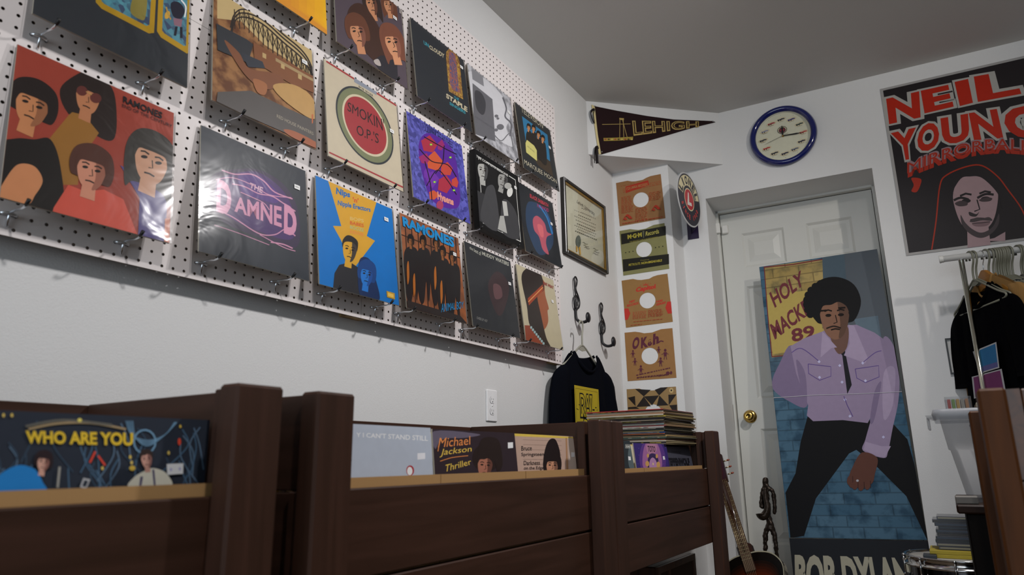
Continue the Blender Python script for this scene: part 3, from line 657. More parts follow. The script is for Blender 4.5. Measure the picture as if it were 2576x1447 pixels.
# framed certificate
cy0, cy1, cz0, cz1 = hx(1426, 634, -.015).y, hx(1524, 515, -.015).y, hx(1426, 634, -.015).z, hx(1421, 444, -.015).z
cw, ch = cy1-cy0, cz1-cz0; O = Vector((LW, cy0, cz0)); B = lp_basis(0)
r = empty('framed_certificate', O, B, 'black and gold framed paper certificate on the left wall beside the pegboard', 'certificate')
fb = mat('#15120f', 1, .3); gd = mat('#8a6c34', 1.6, .35, metal=.6); m = MB(); g = MB(); fw, gw = .017, .006
for x0, x1, y0, y1 in ((0, fw, 0, ch), (cw-fw, cw, 0, ch), (fw, cw-fw, 0, fw), (fw, cw-fw, ch-fw, ch)): m.box(x0, x1, y0, y1, 0, .024, fb, bev=.003)
m.build('frame', r)
for x0, x1, y0, y1 in ((fw, fw+gw, fw, ch-fw), (cw-fw-gw, cw-fw, fw, ch-fw), (fw+gw, cw-fw-gw, fw, fw+gw), (fw+gw, cw-fw-gw, ch-fw-gw, ch-fw)): g.box(x0, x1, y0, y1, .003, .018, gd)
g.build('gilt_liner', r)
a = Art(O+Vector((.008, 0, 0)), B, cw, ch, 1.75, (1380, 240, .33172)); a.z = .008; a.bg('#9c9a8a'); ik = '#34332e'
a.T(ik, 'Lehigh University', (212, 822), (352, 925), (348, 885), (218, 792), .02)
rr = random.Random(3)
for i, (x0, x1, y) in enumerate(((250, 300, 868), (245, 340, 900), (195, 365, 905), (225, 330, 930), (195, 370, 950), (205, 370, 975), (215, 360, 1000), (195, 372, 1020), (215, 355, 1040), (200, 370, 1062), (230, 300, 1062))):
    sl = .42
    for j in range(int((x1-x0)/14)):
        x = x0+j*14; a.L(ik, [(x, y+(x-280)*sl), (x+9, y+(x+9-280)*sl)], 2.6 if i % 3 else 5)
for x, y in ((255, 1115), (262, 1135), (268, 1150), (335, 1160), (340, 1180), (335, 1195)): a.L(ik, [(x, y), (x+12, y+2), (x+22, y+12), (x+40, y+14)], 2.5, True)
a.P('#9a7a34', [(205, 1140), (218, 1145), (214, 1190), (206, 1185)]); a.P('#9a7a34', [(222, 1145), (236, 1150), (242, 1212), (230, 1205)]); a.E('#4a5048', 222, 1108, 19, 46, 0)
a.build('certificate_paper', r)
m = MB(); m.add([(fw, fw, .016), (cw-fw, fw, .016), (cw-fw, ch-fw, .016), (fw, ch-fw, .016)], [(0, 1, 2, 3)], plastic_mat(.02, 1.5, .02, 3, name='picture_glass')); m.build('glass_pane', r)
# treble clef coat hooks
iron = mat('#16161a', 1, .38)
def clef(px, label):
    s_ = .3325/1; top = hx(px[0], px[1], LW)
    t = empty('treble_clef_hook', (LW, top.y, top.z), lp_basis(0), label, 'hook', 'black treble clef coat hooks')
    m = MB(); P_ = [(0, -.002, .012)]
    loop = [(.010, -.140, .010), (.018, -.118, .013), (.013, -.098, .014), (-.010, -.096, .014), (-.022, -.120, .013), (-.018, -.146, .012), (.002, -.158, .010), (.026, -.148, .012), (.038, -.120, .012), (.030, -.092, .010), (.006, -.062, .010), (.018, -.034, .010), (.022, -.014, .010), (.008, -.001, .010), (-.008, -.012, .012), (-.010, -.04, .012), (-.004, -.08, .012), (.000, -.12, .012), (.002, -.165, .012)]
    lp2 = [(spl) for spl in loop]; m.tube([Vector(q) for q in smooth3(lp2, 4)], .0038, iron, 10); m.build('clef_scroll', t)
    m = MB(); q = smooth3([(.000, -.10, .008), (.002, -.165, .007), (.004, -.205, .010), (.008, -.222, .030), (.010, -.222, .052), (.010, -.216, .062)], 4)
    m.tube(q, [.0065]*(len(q)), iron, 10, flat=1.2); m.build('hook_arm', t)
    m = MB(); m.ball((.011, -.203, .066), .021, iron, 14, (1, 1.2, .42)); m.build('hook_knob', t)
    return t
def smooth3(pts, n):
    out = []; k = len(pts)
    for i in range(k-1):
        g = lambda j: Vector(pts[max(0, min(k-1, j))]); p0, p1, p2, p3 = g(i-1), g(i), g(i+1), g(i+2)
        for j in range(n):
            t = j/n; out.append(.5*((2*p1)+(-p0+p2)*t+(2*p0-5*p1+4*p2-p3)*t*t+(-p0+3*p1-3*p2+p3)*t**3))
    out.append(Vector(pts[-1])); return out
clef((1441, 696), 'black treble clef hook nearer the pegboard, holding the navy shirt')
clef((1506, 762), 'empty black treble clef hook under the certificate, nearer the corner')
# hangers and shirts
def tube_hanger(name, mt, label, group=None, cat='hanger', w=.20, r=.0042, hs=1.0):
    """origin at the hook's inner top; x along the shoulders, y up, z thickness"""
    t = empty(name, label=label, cat=cat, group=group)
    hk = smooth3([(-.030*hs, -.012*hs, 0), (-.026*hs, .012*hs, 0), (-.002*hs, .022*hs, 0), (.022*hs, .010*hs, 0), (.024*hs, -.02, 0), (.008*hs, -.05, 0), (.002, -.075, 0), (.002, -.105, 0)], 4)
    MB().tube(hk, r, mt, 10).build('hanger_hook', t)
    m = MB(); body = smooth3([(.002, -.100, 0), (.03, -.112, 0), (w*.75, -.18, 0), (w, -.203, 0), (w+.004, -.216, 0), (w-.012, -.222, 0)], 3)
    m.tube(body, r, mt, 10); m.tube([Vector((.004-p.x, p.y, p.z)) for p in body], r, mt, 10); m.tube([(-w+.012, -.222, 0), (w-.012, -.222, 0)], r, mt, 10)
    m.prism([(.002, -.1), (.035, -.122), (0.002, -.128), (-.031, -.122)], -.0012, .0012, mt)
    m.build('hanger_body', t); return t
def shirt(name, mt, label, cat, group=None, sleeve=.14, body=.62, w=.235, neck=.085, thick=.035, collar=None, parent_m=None):
    """garment hanging: x along shoulders, y up with the collar near y=0, z thickness"""
    t = empty(name, label=label, cat=cat, group=group)
    rows = 26; cols = 22; m = MB()
    def halfw(v):                # v: 0 top .. 1 bottom
        y = v*body
        return w*(.96+.10*v)
    V = []
    for sd in (1, -1):
        for i in range(rows+1):
            v = (i/rows)
            for j in range(cols+1):
                u = -1+2*j/cols; hw_ = halfw(v); x = u*hw_
                top = -.02-.078*max(0, (abs(x)-neck)/(w-neck))**1.15 if abs(x) > neck else -.02
                if abs(x) <= neck: top = -.02-(.080 if sd > 0 else .022)*(1-(x/neck)**2)**.75
                y = top+(-body-top)*v
                th = thick*.5*(1-abs(u)**3)*(.55+.45*min(1, v*3))*(1.0)
                fold = .010*math.sin(u*7+v*3)*v+.006*math.sin(u*15-v*4)*v
                V.append((x, y, sd*(th+.004)+fold))
    o_ = (rows+1)*(cols+1); fs = []
    for sd in (0, 1):
        for i in range(rows):
            for j in range(cols):
                a = sd*o_+i*(cols+1)+j; q = (a, a+cols+1, a+cols+2, a+1); fs.append(q if sd == 0 else q[::-1])
    for i in range(rows):
        a = i*(cols+1); b = a+cols
        fs.append((a, o_+a, o_+a+cols+1, a+cols+1)); fs.append((b, b+cols+1, o_+b+cols+1, o_+b))
    m.add(V, fs, mt, True); b = m.build('shirt_body', t)
    for sx in (1, -1):
        m = MB(); pts = smooth3([(sx*(w*.80), -.082, 0), (sx*(w*.93+.006), -.130, 0), (sx*(w+.018), -.19-sleeve*.35, 0), (sx*(w+.034), -.18-sleeve*1.35, 0)], 6)
        n = len(pts); vs = []; N_ = 14
        for i, p in enumerate(pts):
            f = i/(n-1); wd = .026+.062*min(1, f*2.6)**.7
            for j in range(N_):
                an = 2*math.pi*j/N_; vs.append((p.x+wd*math.cos(an)*(.82 if sleeve < .3 else .68), p.y+.02*math.sin(an)*0-abs(0)+(.0), (.016+.008*f)*min(1, .3+f*3)*math.sin(an)+.004*math.sin(an*4+f*5)))
        m.add(vs, [(i*N_+j, i*N_+(j+1) % N_, (i+1)*N_+(j+1) % N_, (i+1)*N_+j) for i in range(n-1) for j in range(N_)]+[tuple(range(N_)), tuple(reversed([(n-1)*N_+j for j in range(N_)]))], mt, True)
        m.build('sleeve', t)
    m = MB(); q = [Vector((neck*1.0*math.sin(a), -.02-.055*math.cos(a/1.0)**2*(1 if abs(a) < 1.57 else 0)-.0, .004+.012*math.cos(a))) for a in [i*math.pi/20-math.pi/2 for i in range(21)]]
    q = [Vector((neck*math.sin(a), -.018-.083*max(0, math.cos(a))**1.4, .006+thick*.45*math.cos(a))) for a in [i*math.pi/20-math.pi/2 for i in range(21)]]
    m.tube(q, .008, collar or mt, 8, flat=.5)
    q = [Vector((neck*math.sin(a), -.018-.022*max(0, math.cos(a))**1.4, -.004-thick*.45*math.cos(a))) for a in [i*math.pi/20-math.pi/2 for i in range(21)]]
    m.tube(q, .008, collar or mt, 8, flat=.5); m.build('collar', t)
    return t
navy = mat('#090b12', 1.0, .95, var=.2, bump=.3, scale=300, spec=.05)
hgp = hx(1452, 812, .022); B = basis((.10, .995, 0), (0, 0, 1))
hg = tube_hanger('plastic_hanger', mat('#7c7b70', 1.5, .45), 'grey plastic hanger hanging on the treble clef hook inside the navy shirt', w=.165, hs=.5)
hz_ = hx(1448, 800, .022)
HB = B.to_4x4(); HP = Vector((.024, hx(1462, 812, .024).y, .19)); HB.translation = HP; hg.matrix_world = HB
ts = shirt('tshirt', navy, 'navy T-shirt with a yellow print hanging from the left wall hook', 'shirt', sleeve=.17, body=.60, w=.188, neck=.098, thick=.05)
TB_ = B.to_4x4(); TP = Vector((.030, HP.y+.005, HP.z-.122)); TB_.translation = TP; ts.matrix_world = TB_
# yellow print on the chest
PO = TP+B @ Vector((-.10, -.52, .037)); a = Art(PO, B, .25, .335, 1.6, None, True, .8); yl_ = '#8a7a1c'; bk = '#0f0f12'
a.P(yl_, [(0, 0), (.25, 0), (.25, .33), (0, .335)]); a.L(bk, [(.012, 0), (.012, .322), (.238, .317), (.238, 0)], .0022)
rr = random.Random(5)
def blobword(txt, x0, y0, x1, y1):
    a.T(bk, txt, (x0-.008, y0-.008), (x1-.004, y0-.008), (x1+.006, y1+.006), (x0-.006, y1+.006), .16); a.T(yl_, txt, (x0, y0), (x1, y0), (x1, y1), (x0, y1), .09); a.T(bk, txt, (x0+.006, y0+.012), (x1-.006, y0+.012), (x1-.006, y1-.012), (x0+.006, y1-.012), -.01)
blobword('RAL', .055, .205, .20, .30); blobword('RO', .085, .115, .19, .195); blobword('RE', .06, .02, .2, .105)
for i in range(14):
    x = rr.choice((rr.uniform(.015, .05), rr.uniform(.205, .235))); y = rr.uniform(.02, .3); a.L(bk, [(x, y), (x+rr.uniform(.006, .018), y+rr.uniform(-.006, .006))], .003)
for v_ in range(len(a.v)):
    x, y, z = a.v[v_]; a.v[v_] = (x, y, z+.0)
pr = a.build('chest_print', ts); pr.matrix_parent_inverse = Matrix.Identity(4); pr.location = (-.150, -.505, .037); pr.scale = (.80, 1, 1)
# ================================================================ COLUMN: five paper sleeves
CB_ = basis((CBp-CA), (0, 0, 1)); K8 = (1380, 660, .33172); K7 = (1380, 240, .33172)
CO = Vector(CA)+CB_.col[2]*.0012
def paper_sleeve(label, corners, crop, paper, draw, hole=(0, 0, 0), grp='old paper record sleeves taped to the corner column', dip=True):
    Nn = CB_.col[2]; d = Nn.dot(CO); loc = lambda q: (hit(crop[0]+q[0]*crop[2], crop[1]+q[1]*crop[2], Nn, d))
    tl, tr, br, bl = [loc(q) for q in corners]; U = ((tr-tl)+(br-bl)).normalized(); V = Nn.cross(U).normalized()
    B = Matrix((U, V, Nn)).transposed(); W_ = ((tr-tl).length+(br-bl).length)/2; H_ = ((tl-bl).length+(tr-br).length)/2
    a = Art(bl, B, W_, H_, 1.6, crop, False); mt = a.c(paper)
    hc = a.p(hole[:2]); R = .0445/.26*W_
    n = 40; hole_pts = [(hc[0]+R*math.cos(2*math.pi*i/n), hc[1]+R*math.sin(2*math.pi*i/n)) for i in range(n)]
    # outline with the scooped top edge, split as strips around the hole
    def top(x): t = abs(x/W_-.5); return H_-(.013 if t < .12 else .013*max(0, 1-(t-.12)/.10))*1.0 if dip else H_
    outer = []
    for i in range(n):
        an = 2*math.pi*i/n; dx, dy = math.cos(an), math.sin(an); ts_ = []
        if dx > 1e-6: ts_.append((W_-hc[0])/dx)
        if dx < -1e-6: ts_.append(-hc[0]/dx)
        if dy > 1e-6: ts_.append((H_-hc[1])/dy)
        if dy < -1e-6: ts_.append(-hc[1]/dy)
        q = min(ts_); x, y = hc[0]+dx*q, hc[1]+dy*q; outer.append([x, y])
    for cx_, cy_ in ((0, 0), (W_, 0), (W_, H_), (0, H_)):
        i = min(range(n), key=lambda i: (outer[i][0]-cx_)**2+(outer[i][1]-cy_)**2); outer[i] = [cx_, cy_]
    for q in outer: q[1] = min(q[1], top(q[0]))
    a.v += [(x, y, 0) for x, y in outer]+[(x, y, 0) for x, y in hole_pts]
    for i in range(n): j = (i+1) % n; a.f.append([i, j, n+j, n+i]); a.m.append(a.mi(mt)); a.sm.append(False)
    a.z = .0001; draw(a, W_, H_)
    o = a.build('record_sleeve'); M_ = B.to_4x4(); M_.translation = bl; o.matrix_world = M_
    return tag(o, label, 'record sleeve', grp)
def textlines(a, col, x0, y0, x1, y1, n, sl, w=3, seed=1):
    rr = random.Random(seed)
    for i in range(n):
        y = y0+(y1-y0)*i/max(1, n-1); x = x0
        while x < x1-6:
            l = rr.uniform(8, 26); e = min(x1, x+l); a.L(col, [(x, y+(x-x0)*sl), (e, y+(e-x0)*sl)], w); x = e+rr.uniform(4, 8)
def s_col(a, W_, H_):
    rd = '#8c2c1e'; a.P(rd, [(583, 692), (755, 643), (763, 680), (585, 742)]); a.T('#8a6a44', 'COLUMBIA RECORDS', (590, 722), (752, 680), (750, 662), (590, 700), .03)
    textlines(a, '#7c3a24', 548, 690, 660, 690, 1, -.22); textlines(a, '#8c3a22', 565, 712, 850, 735, 3, -.22, 3, 2)
    textlines(a, '#8c3a22', 552, 775, 632, 825, 7, -.18, 3, 3); textlines(a, '#8c3a22', 552, 835, 640, 895, 8, -.18, 3, 4); textlines(a, '#8c3a22', 762, 742, 850, 800, 7, -.18, 3, 5); textlines(a, '#8c3a22', 660, 862, 750, 950, 10, -.18, 3, 6); textlines(a, '#8c2c1e', 562, 975, 870, 985, 1, -.17, 5, 7)
    for cx, cy in ((600, 930), (815, 860)):
        for i in range(5): a.L(rd, [(cx-35+i*6, cy+20-i*9), (cx, cy-25+i*4), (cx+38-i*5, cy+8)], 3.5, True)
        a.E(rd, cx-15, cy+10, 10, 8); a.E(rd, cx+18, cy-4, 12, 9)
def s_mgm(a, W_, H_):
    bk, gr = '#1c1b16', '#6a6844'; ye = '#8a8030'
    a.P(bk, [(548, 1052), (680, 1028), (888, 990), (890, 1060), (552, 1132)]); a.P(bk, [(562, 1245), (912, 1203), (914, 1280), (566, 1338)])
    a.T(ye, 'M·G·M', (600, 1092), (708, 1072), (706, 1038), (598, 1058), .05); a.T('#9a9248', 'Records', (735, 1068), (838, 1046), (836, 1012), (738, 1034), .01, None)
    a.P('#4c4c3c', [(712, 1030), (726, 1026), (724, 1080), (718, 1082)]); a.T('#7c7432', 'THE GREATEST NAME IN ENTERTAINMENT', (614, 1118), (826, 1080), (826, 1070), (614, 1108))
    for x, y in ((585, 1193), (612, 1188), (640, 1183), (811, 1155), (838, 1150), (866, 1145)): a.E('#1c1b16', x, y, 5, 5, n=5)
    a.T(ye, 'METROLITE', (608, 1296), (695, 1284), (695, 1266), (608, 1278), .01); a.T(ye, 'NON-BREAKABLE', (703, 1283), (860, 1260), (860, 1242), (703, 1265), .04); a.T('#7c7432', 'Pressed on', (698, 1256), (762, 1248), (762, 1240), (698, 1248), .0)
def s_cap(a, W_, H_):
    rd = '#9a2a22'; a.T(rd, 'Capitol', (655, 238), (812, 208), (812, 165), (668, 190), .05); a.E('#8c3a26', 738, 178, 22, 14, a0=180, a1=360); a.L(rd, [(738, 168), (736, 155)], 3)
    for x, y in ((700, 175), (717, 163), (755, 160), (772, 162)): a.E(rd, x, y, 3, 3, n=5)
    a.T(rd, 'HIT', (612, 310), (655, 302), (657, 285), (614, 292), .05); a.T(rd, 'RECORDS', (593, 340), (682, 318), (682, 300), (595, 322), .04); a.T(rd, '1600', (815, 308), (865, 298), (866, 280), (818, 290), .04); a.T(rd, 'SERIES', (815, 332), (888, 312), (890, 295), (817, 314), .04)
    a.P(rd, [(573, 352), (605, 350), (620, 388), (600, 436), (580, 438)]); a.P(rd, [(900, 300), (928, 297), (936, 388), (905, 390), (886, 345)])
    textlines(a, '#8c3a26', 638, 380, 740, 430, 8, -.1, 3, 8); textlines(a, '#8c3a26', 756, 365, 868, 415, 8, -.1, 3, 9); textlines(a, '#8c3a26', 645, 452, 870, 452, 1, -.1, 4, 10); textlines(a, '#8c3a26', 625, 478, 710, 478, 1, -.1, 4, 11)
def s_okeh(a, W_, H_):
    pu = '#4a1f2c'; a.T(pu, 'O', (630, 668), (684, 652), (694, 562), (642, 572), .05)
    a.T(pu, 'K', (700, 655), (755, 642), (752, 562), (702, 572), .06); a.T(pu, 'ε', (752, 640), (786, 630), (786, 580), (752, 588), .06); a.T(pu, 'h', (790, 630), (836, 614), (836, 534), (794, 544), .06); a.L(pu, [(832, 612), (850, 598), (872, 602)], 9, True)
    for x, y, s_ in ((640, 690, 1), (655, 750, 1.0), (700, 810, 1.2), (835, 660, .9), (885, 690, 1.4), (850, 750, 1.2)):
        a.E(pu, x, y-16*s_, 7*s_, 8*s_); a.P(pu, [(x-9*s_, y-6*s_), (x+9*s_, y-6*s_), (x+7*s_, y+16*s_), (x-7*s_, y+16*s_)]); a.L(pu, [(x-20*s_, y+8*s_), (x, y-2), (x+18*s_, y+6*s_)], 4, True); a.L(pu, [(x-4*s_, y+14*s_), (x-6*s_, y+34*s_)], 5); a.L(pu, [(x+4*s_, y+14*s_), (x+8*s_, y+34*s_)], 5)
    textlines(a, pu, 665, 858, 930, 858, 1, -.22, 8, 12); textlines(a, pu, 670, 872, 900, 880, 3, -.1, 3, 13); a.E(pu, 905, 842, 14, 14); a.E(pu, 930, 838, 8, 12); a.T(pu, '35c', (838, 868), (862, 862), (862, 848), (838, 854), .02)
def s_tri(a, W_, H_):
    bk = '#1d1612'; c = a.crop
    for t in ([(655, 960), (722, 965), (722, 1018)], [(600, 1028), (655, 1015), (660, 1092)], [(722, 1018), (838, 1010), (785, 1085)], [(722, 1018), (775, 1092), (665, 1098)], [(840, 1010), (910, 1085), (820, 1090)], [(805, 968), (850, 950), (838, 1010)], [(908, 1005), (970, 1002), (912, 1085)],
              [(722, 965), (775, 968), (722, 1018)], [(850, 950), (905, 948), (838, 1010)], [(602, 1100), (660, 1095), (690, 1112), (602, 1114)], [(915, 1085), (974, 1080), (974, 1128), (940, 1126)]): a.P(bk, t)
    a.E('#a08a60', 931, 972, 16, 20); a.E(bk, 931, 972, 6, 7)
paper_sleeve('brown paper sleeve with red print, highest on the corner column', ((518, 662), (858, 595), (885, 930), (540, 993)), K7, '#7a5838', s_col, (700, 792))
paper_sleeve('olive paper sleeve with two black bands and yellow lettering on the column', ((546, 1027), (888, 967), (916, 1315), (567, 1368)), K7, '#6a6844', s_mgm, (724, 1169))
paper_sleeve('brown paper sleeve with red script and red corner shapes on the column', ((560, 140), (908, 85), (943, 453), (587, 497)), K8, '#7a5c36', s_cap, (750, 290))
paper_sleeve('brown paper sleeve with large purple brushed lettering on the column', ((578, 538), (941, 499), (970, 880), (600, 902)), K8, '#7c5a34', s_okeh, (768, 711))
paper_sleeve('tan paper sleeve with black triangles just above the record stack', ((592, 960), (967, 943), (992, 1318), (612, 1332)), K8, '#7c6440', s_tri, (795, 1143))
# ================================================================ PENNANT on the soffit
SB = basis(S1-S0, (0, 0, 1)); SO = S0+SB.col[2]*.003
def pl(q): return hit(K7[0]+q[0]*K7[2], K7[1]+q[1]*K7[2], SB.col[2], SB.col[2].dot(SO))
O = pl((385, 455)); r = empty('felt_pennant', O, SB, 'dark brown felt pennant with gold lettering on the slanted wall under the ceiling', 'pennant')
a = Art(O, SB, 1, 1, 1.7, K7, False, .9); g1, g2 = '#8a7646', '#6f5e38'
def pen(z, pts, c): a.z = z; a.P(c, pts)
body = [(345, 82), (520, 118), (750, 158), (950, 184), (1245, 196), (1265, 204), (1100, 244), (1000, 273), (900, 303), (700, 361), (520, 413), (397, 449), (372, 300)]
lp = [a.p(q) for q in body]; a.prism(lp, 0, .002, a.c('#1c0f10')); a.z = .0022
a.T(g1, 'LEHIGH', 0, 0, 0, 0, .035, lambda u, v: (632+506*u+(1-v)*12*(1-u), (192+u*6)*v+(310-u*68)*(1-v)))
a.T('#1c0f10', 'LEHIGH', 0, 0, 0, 0, -.02, lambda u, v: (644+490*u+(1-v)*8*(1-u)-2, (199+u*3)*v+(296-u*59)*(1-v)))
a.L(g1, [(540, 185), (538, 325)], 4); a.L(g1, [(565, 185), (570, 345)], 4); a.L(g1, [(560, 190), (595, 320)], 4); a.P(g1, [(535, 172), (570, 175), (570, 190), (536, 186)]); a.L(g1, [(405, 222), (620, 218)], 4)
a.P('#7c6c30', [(415, 325), (520, 322), (640, 315), (638, 338), (520, 345), (418, 348)]); 
for i in range(9): a.E(('#7c3a2c', '#3c3020', '#9a8a4c')[i % 3], 430+i*25, 335, 8, 6)
a.build('felt_flag', r)
a = Art(O, SB, 1, 1, 2.2, K7, False, .85); lp = [a.p(q) for q in ((325, 72), (348, 82), (372, 300), (397, 447), (380, 448), (358, 300))]; a.prism(lp, 0, .0035, a.c('#968a64')); a.build('cream_edge_strip', r)
def ribbon(pts):
    m = MB(); q = [a.p(p) for p in pts]; m.tube(smooth3([(x, y, .006+.003*math.sin(i)) for i, (x, y) in enumerate(q)], 3), .008, mat('#1a1012', 1, .8), 8, flat=.25); m.build('tie_ribbon', r)
ribbon([(345, 110), (318, 128), (325, 180), (345, 215), (338, 150), (348, 112)]); ribbon([(372, 398), (352, 400), (345, 440), (345, 515)]); ribbon([(372, 400), (360, 420), (362, 470), (366, 520)])
for q in ((348, 86), (402, 432), (1243, 200)):
    x, y = a.p(q); MB().ball((x, y, .006), .004, mat('#8f8f90', 1.6, .25, metal=.8), 10).build('pushpin', r)
# ================================================================ ROUND FLANGE SIGN
sc = hw(1732, 503, -.16); sx = (sc.x, sc.y)
SGB = basis((.10, .995, 0), (0, 0, 1))
R_ = .148; Oc = Vector((hy(1732, 503, 2.87).x, 2.87, hy(1732, 503, 2.87).z))
r = empty('round_flange_sign', Oc, SGB, 'round double-sided railway style sign sticking out from the corner by the door', 'sign')
m = MB(); k = 1.9
def disc(m, r0, r1, z, mt, n=48): m.add([(r0*math.cos(2*math.pi*i/n), r0*math.sin(2*math.pi*i/n), z) for i in range(n)]+[(r1*math.cos(2*math.pi*i/n), r1*math.sin(2*math.pi*i/n), z) for i in range(n)], [(i, n+i, n+(i+1) % n, (i+1) % n) for i in range(n)], mt)
m.lathe([(0, 0), (R_, 0), (R_+.001, .002), (R_, .004), (0, .004)], mat('#8f8f8f', 2, .35), 48, smooth=False)
dk, cr_, rdm = mat('#242229', k, .35), mat('#a59c7c', k, .35), mat('#8a2228', k, .35)
a = Art(Oc, SGB, 1, 1, k, None, False, .35); a.z = .0042
a.E('#8f8f8f', 0, 0, R_*.995, R_*.995, n=48); a.E('#242229', 0, 0, R_*.955, R_*.955, n=48)
n = 30; arc = [(R_*.9*math.cos(math.radians(t)), R_*.9*math.sin(math.radians(t))) for t in [12+i*156/n for i in range(n+1)]]+[(R_*.52*math.cos(math.radians(t)), R_*.52*math.sin(math.radians(t))) for t in [168-i*156/n for i in range(n+1)]]
a.P('#a59c7c', arc)
for i, ch_ in enumerate('LIONEL'):
    t = math.radians(155-i*26); c_, s_ = math.cos(t), math.sin(t); up = Vector((c_, s_)); ri = Vector((s_, -c_)); cc = up*R_*.71; hw2 = R_*(.05 if ch_ == 'I' else .12); hh = R_*.155
    q = [tuple(cc+ri*a_*hw2+up*b_*hh) for a_, b_ in ((-1, -1), (1, -1), (1, 1), (-1, 1))]; a.T('#1d1b20', ch_, *q, .05)
a.E('#a59c7c', 0, 0, R_*.42, R_*.42, n=40); a.E('#8a2228', 0, 0, R_*.38, R_*.38, n=40); a.T('#a8a49c', 'L', (-R_*.2, -R_*.24), (R_*.2, -R_*.2), (R_*.1, R_*.26), (-R_*.08, R_*.26), .06)
for i, ch_ in enumerate('SINCE 1900'):
    if ch_ == ' ': continue
    t = math.radians(205+i*14.5); c_, s_ = math.cos(t), math.sin(t); up = Vector((-c_, -s_)); ri = Vector((-s_, c_)); cc = -up*R_*.68; hw2 = R_*(.02 if ch_ in 'I1' else .05); hh = R_*.09
    q = [tuple(cc+ri*a_*hw2+up*b_*hh) for a_, b_ in ((-1, -1), (1, -1), (1, 1), (-1, 1))]; a.T('#a03430', ch_, *q, .03)
o = m.build('sign_disc', r); a.build('sign_face', r)
wl_ = hw(1754, 540, -.003); m = MB()
bq = [hw(1744, 470, -.004), hw(1764, 469, -.004)]
zt, zb = hw(1750, 470).z, hw(1756, 600).z; pu = mat('#1d1430', 1.4, .35)
Mi_ = r.matrix_world.inverted()
def addw(m, pts, fs, mt): m.add([Mi_ @ Vector(p) for p in pts], fs, mt)
u0_, u1_ = .283, .345
c8 = [WO+WB @ Vector((u, z, w_)) for w_ in (.001, .004) for u, z in ((u0_+.02, zb), (u1_+.018, zb), (u1_+.018, zt), (u0_+.02, zt))]
addw(m, c8, [(3, 2, 1, 0), (4, 5, 6, 7), (0, 1, 5, 4), (1, 2, 6, 5), (2, 3, 7, 6), (3, 0, 4, 7)], pu)
for z0, z1 in ((zb+.03, zb+.09), (zt-.09, zt-.03)):
    A_ = WO+WB @ Vector((.325, 0, .004)); Bq = Oc+SGB @ Vector((R_*.75, 0, 0))
    addw(m, [Vector((A_.x, A_.y, z0)), Vector((Bq.x, Bq.y, z0+.02)), Vector((Bq.x, Bq.y, z1-.02)), Vector((A_.x, A_.y, z1)), Vector((A_.x-.003, A_.y, z0)), Vector((Bq.x-.003, Bq.y, z0+.02)), Vector((Bq.x-.003, Bq.y, z1-.02)), Vector((A_.x-.003, A_.y, z1))],
         [(0, 1, 2, 3), (7, 6, 5, 4), (0, 4, 5, 1), (1, 5, 6, 2), (2, 6, 7, 3), (3, 7, 4, 0)], pu)
m.build('mounting_bracket', r, label='dark purple metal bracket')
# ================================================================ CLOCK
ck = WO+WB @ Vector((.845, 1.240, 0)); r = empty('wall_clock', ck, WB, 'round wall clock with a blue rim and small train pictures, above the door', 'clock')
RC = .166; K9 = (1740, 240, .34555)
MB().lathe([(RC-.008, 0), (RC, .006), (RC+.002, .018), (RC-.005, .030), (RC-.014, .034), (RC-.024, .030), (RC-.028, .022), (RC-.030, .016)], mat('#0f1a5c', 1.1, .12, coat=.6), 64).build('blue_rim', r)
m = MB(); m.lathe([(0, .002), (RC-.034, .004), (RC-.028, .018)], mat('#a6a69a', 1.9, .5), 64, smooth=False)
m.build('inner_ring', r)
a = Art(ck, WB, 1, 1, 1.9, None, False, .5); a.z = .0045; RF = RC-.034; a.E('#a3a290', 0, 0, RF, RF, n=56)
tc_ = ['#2c2c30', '#3a3458', '#343c34', '#8c3a34', '#2c2a30', '#4c5058', '#2e2a34', '#2c2c2c', '#8a302c', '#2e2e30', '#70707c', '#7a2c30']
for i in range(12):
    t = math.radians(90-i*30); rx = RF*.76; x, y = rx*math.cos(t), rx*math.sin(t)*.98
    a.E('#a08a5c', x, y, .024, .0095, 10); a.E('#a3a290', x, y, .022, .0078, 10); m2 = a.c(tc_[i])
    a.P(tc_[i], [(x-.018, y-.006), (x+.018, y-.001), (x+.018, y+.005), (x+.004, y+.006), (x-.004, y+.003), (x-.018, y+.002)]); a.E('#1c1c1c', x-.012, y-.006, .003, .003, n=10); a.E('#1c1c1c', x-.002, y-.005, .003, .003, n=10)
    a.L('#55534a', [(x-.012, y-.014), (x+.012, y-.011)], .0012)
    t2 = RF*.93; a.E('#33332e', t2*math.cos(t), t2*math.sin(t), .0013, .0013, n=8)
cy_ = .036; a.E('#2c2030', 0, cy_, .024, .021); a.E('#a3a07c', 0, cy_, .021, .018); a.E('#4a2430', 0, cy_-.002, .018, .015); a.E('#8c2a2c', 0, cy_, .009, .008); a.T('#201c20', 'LIONEL', (-.014, cy_+.009), (.014, cy_+.009), (.012, cy_+.015), (-.012, cy_+.015), .04)
a.build('dial', r)
def hand(name, ang, l, w_, z, back=.0):
    m = MB(); t = math.radians(ang); u = Vector((math.cos(t), math.sin(t), 0)); v = Vector((-u.y, u.x, 0)); P_ = [u*-back+v*w_*.6, u*-back-v*w_*.6, u*l*.7-v*w_, u*l, u*l*.7+v*w_]
    m.add([p+Vector((0, 0, z)) for p in P_]+[p+Vector((0, 0, z+.0008)) for p in P_], [(5, 6, 7, 8, 9), (4, 3, 2, 1, 0)]+[(i, (i+1) % 5, 5+(i+1) % 5, 5+i) for i in range(5)], mat('#101012', 1, .4)); m.build(name, r)
hand('hour_hand', 89, .062, .005, .010); hand('minute_hand', -3, .095, .0035, .012); hand('second_hand', 197, .1, .0008, .014, .03)
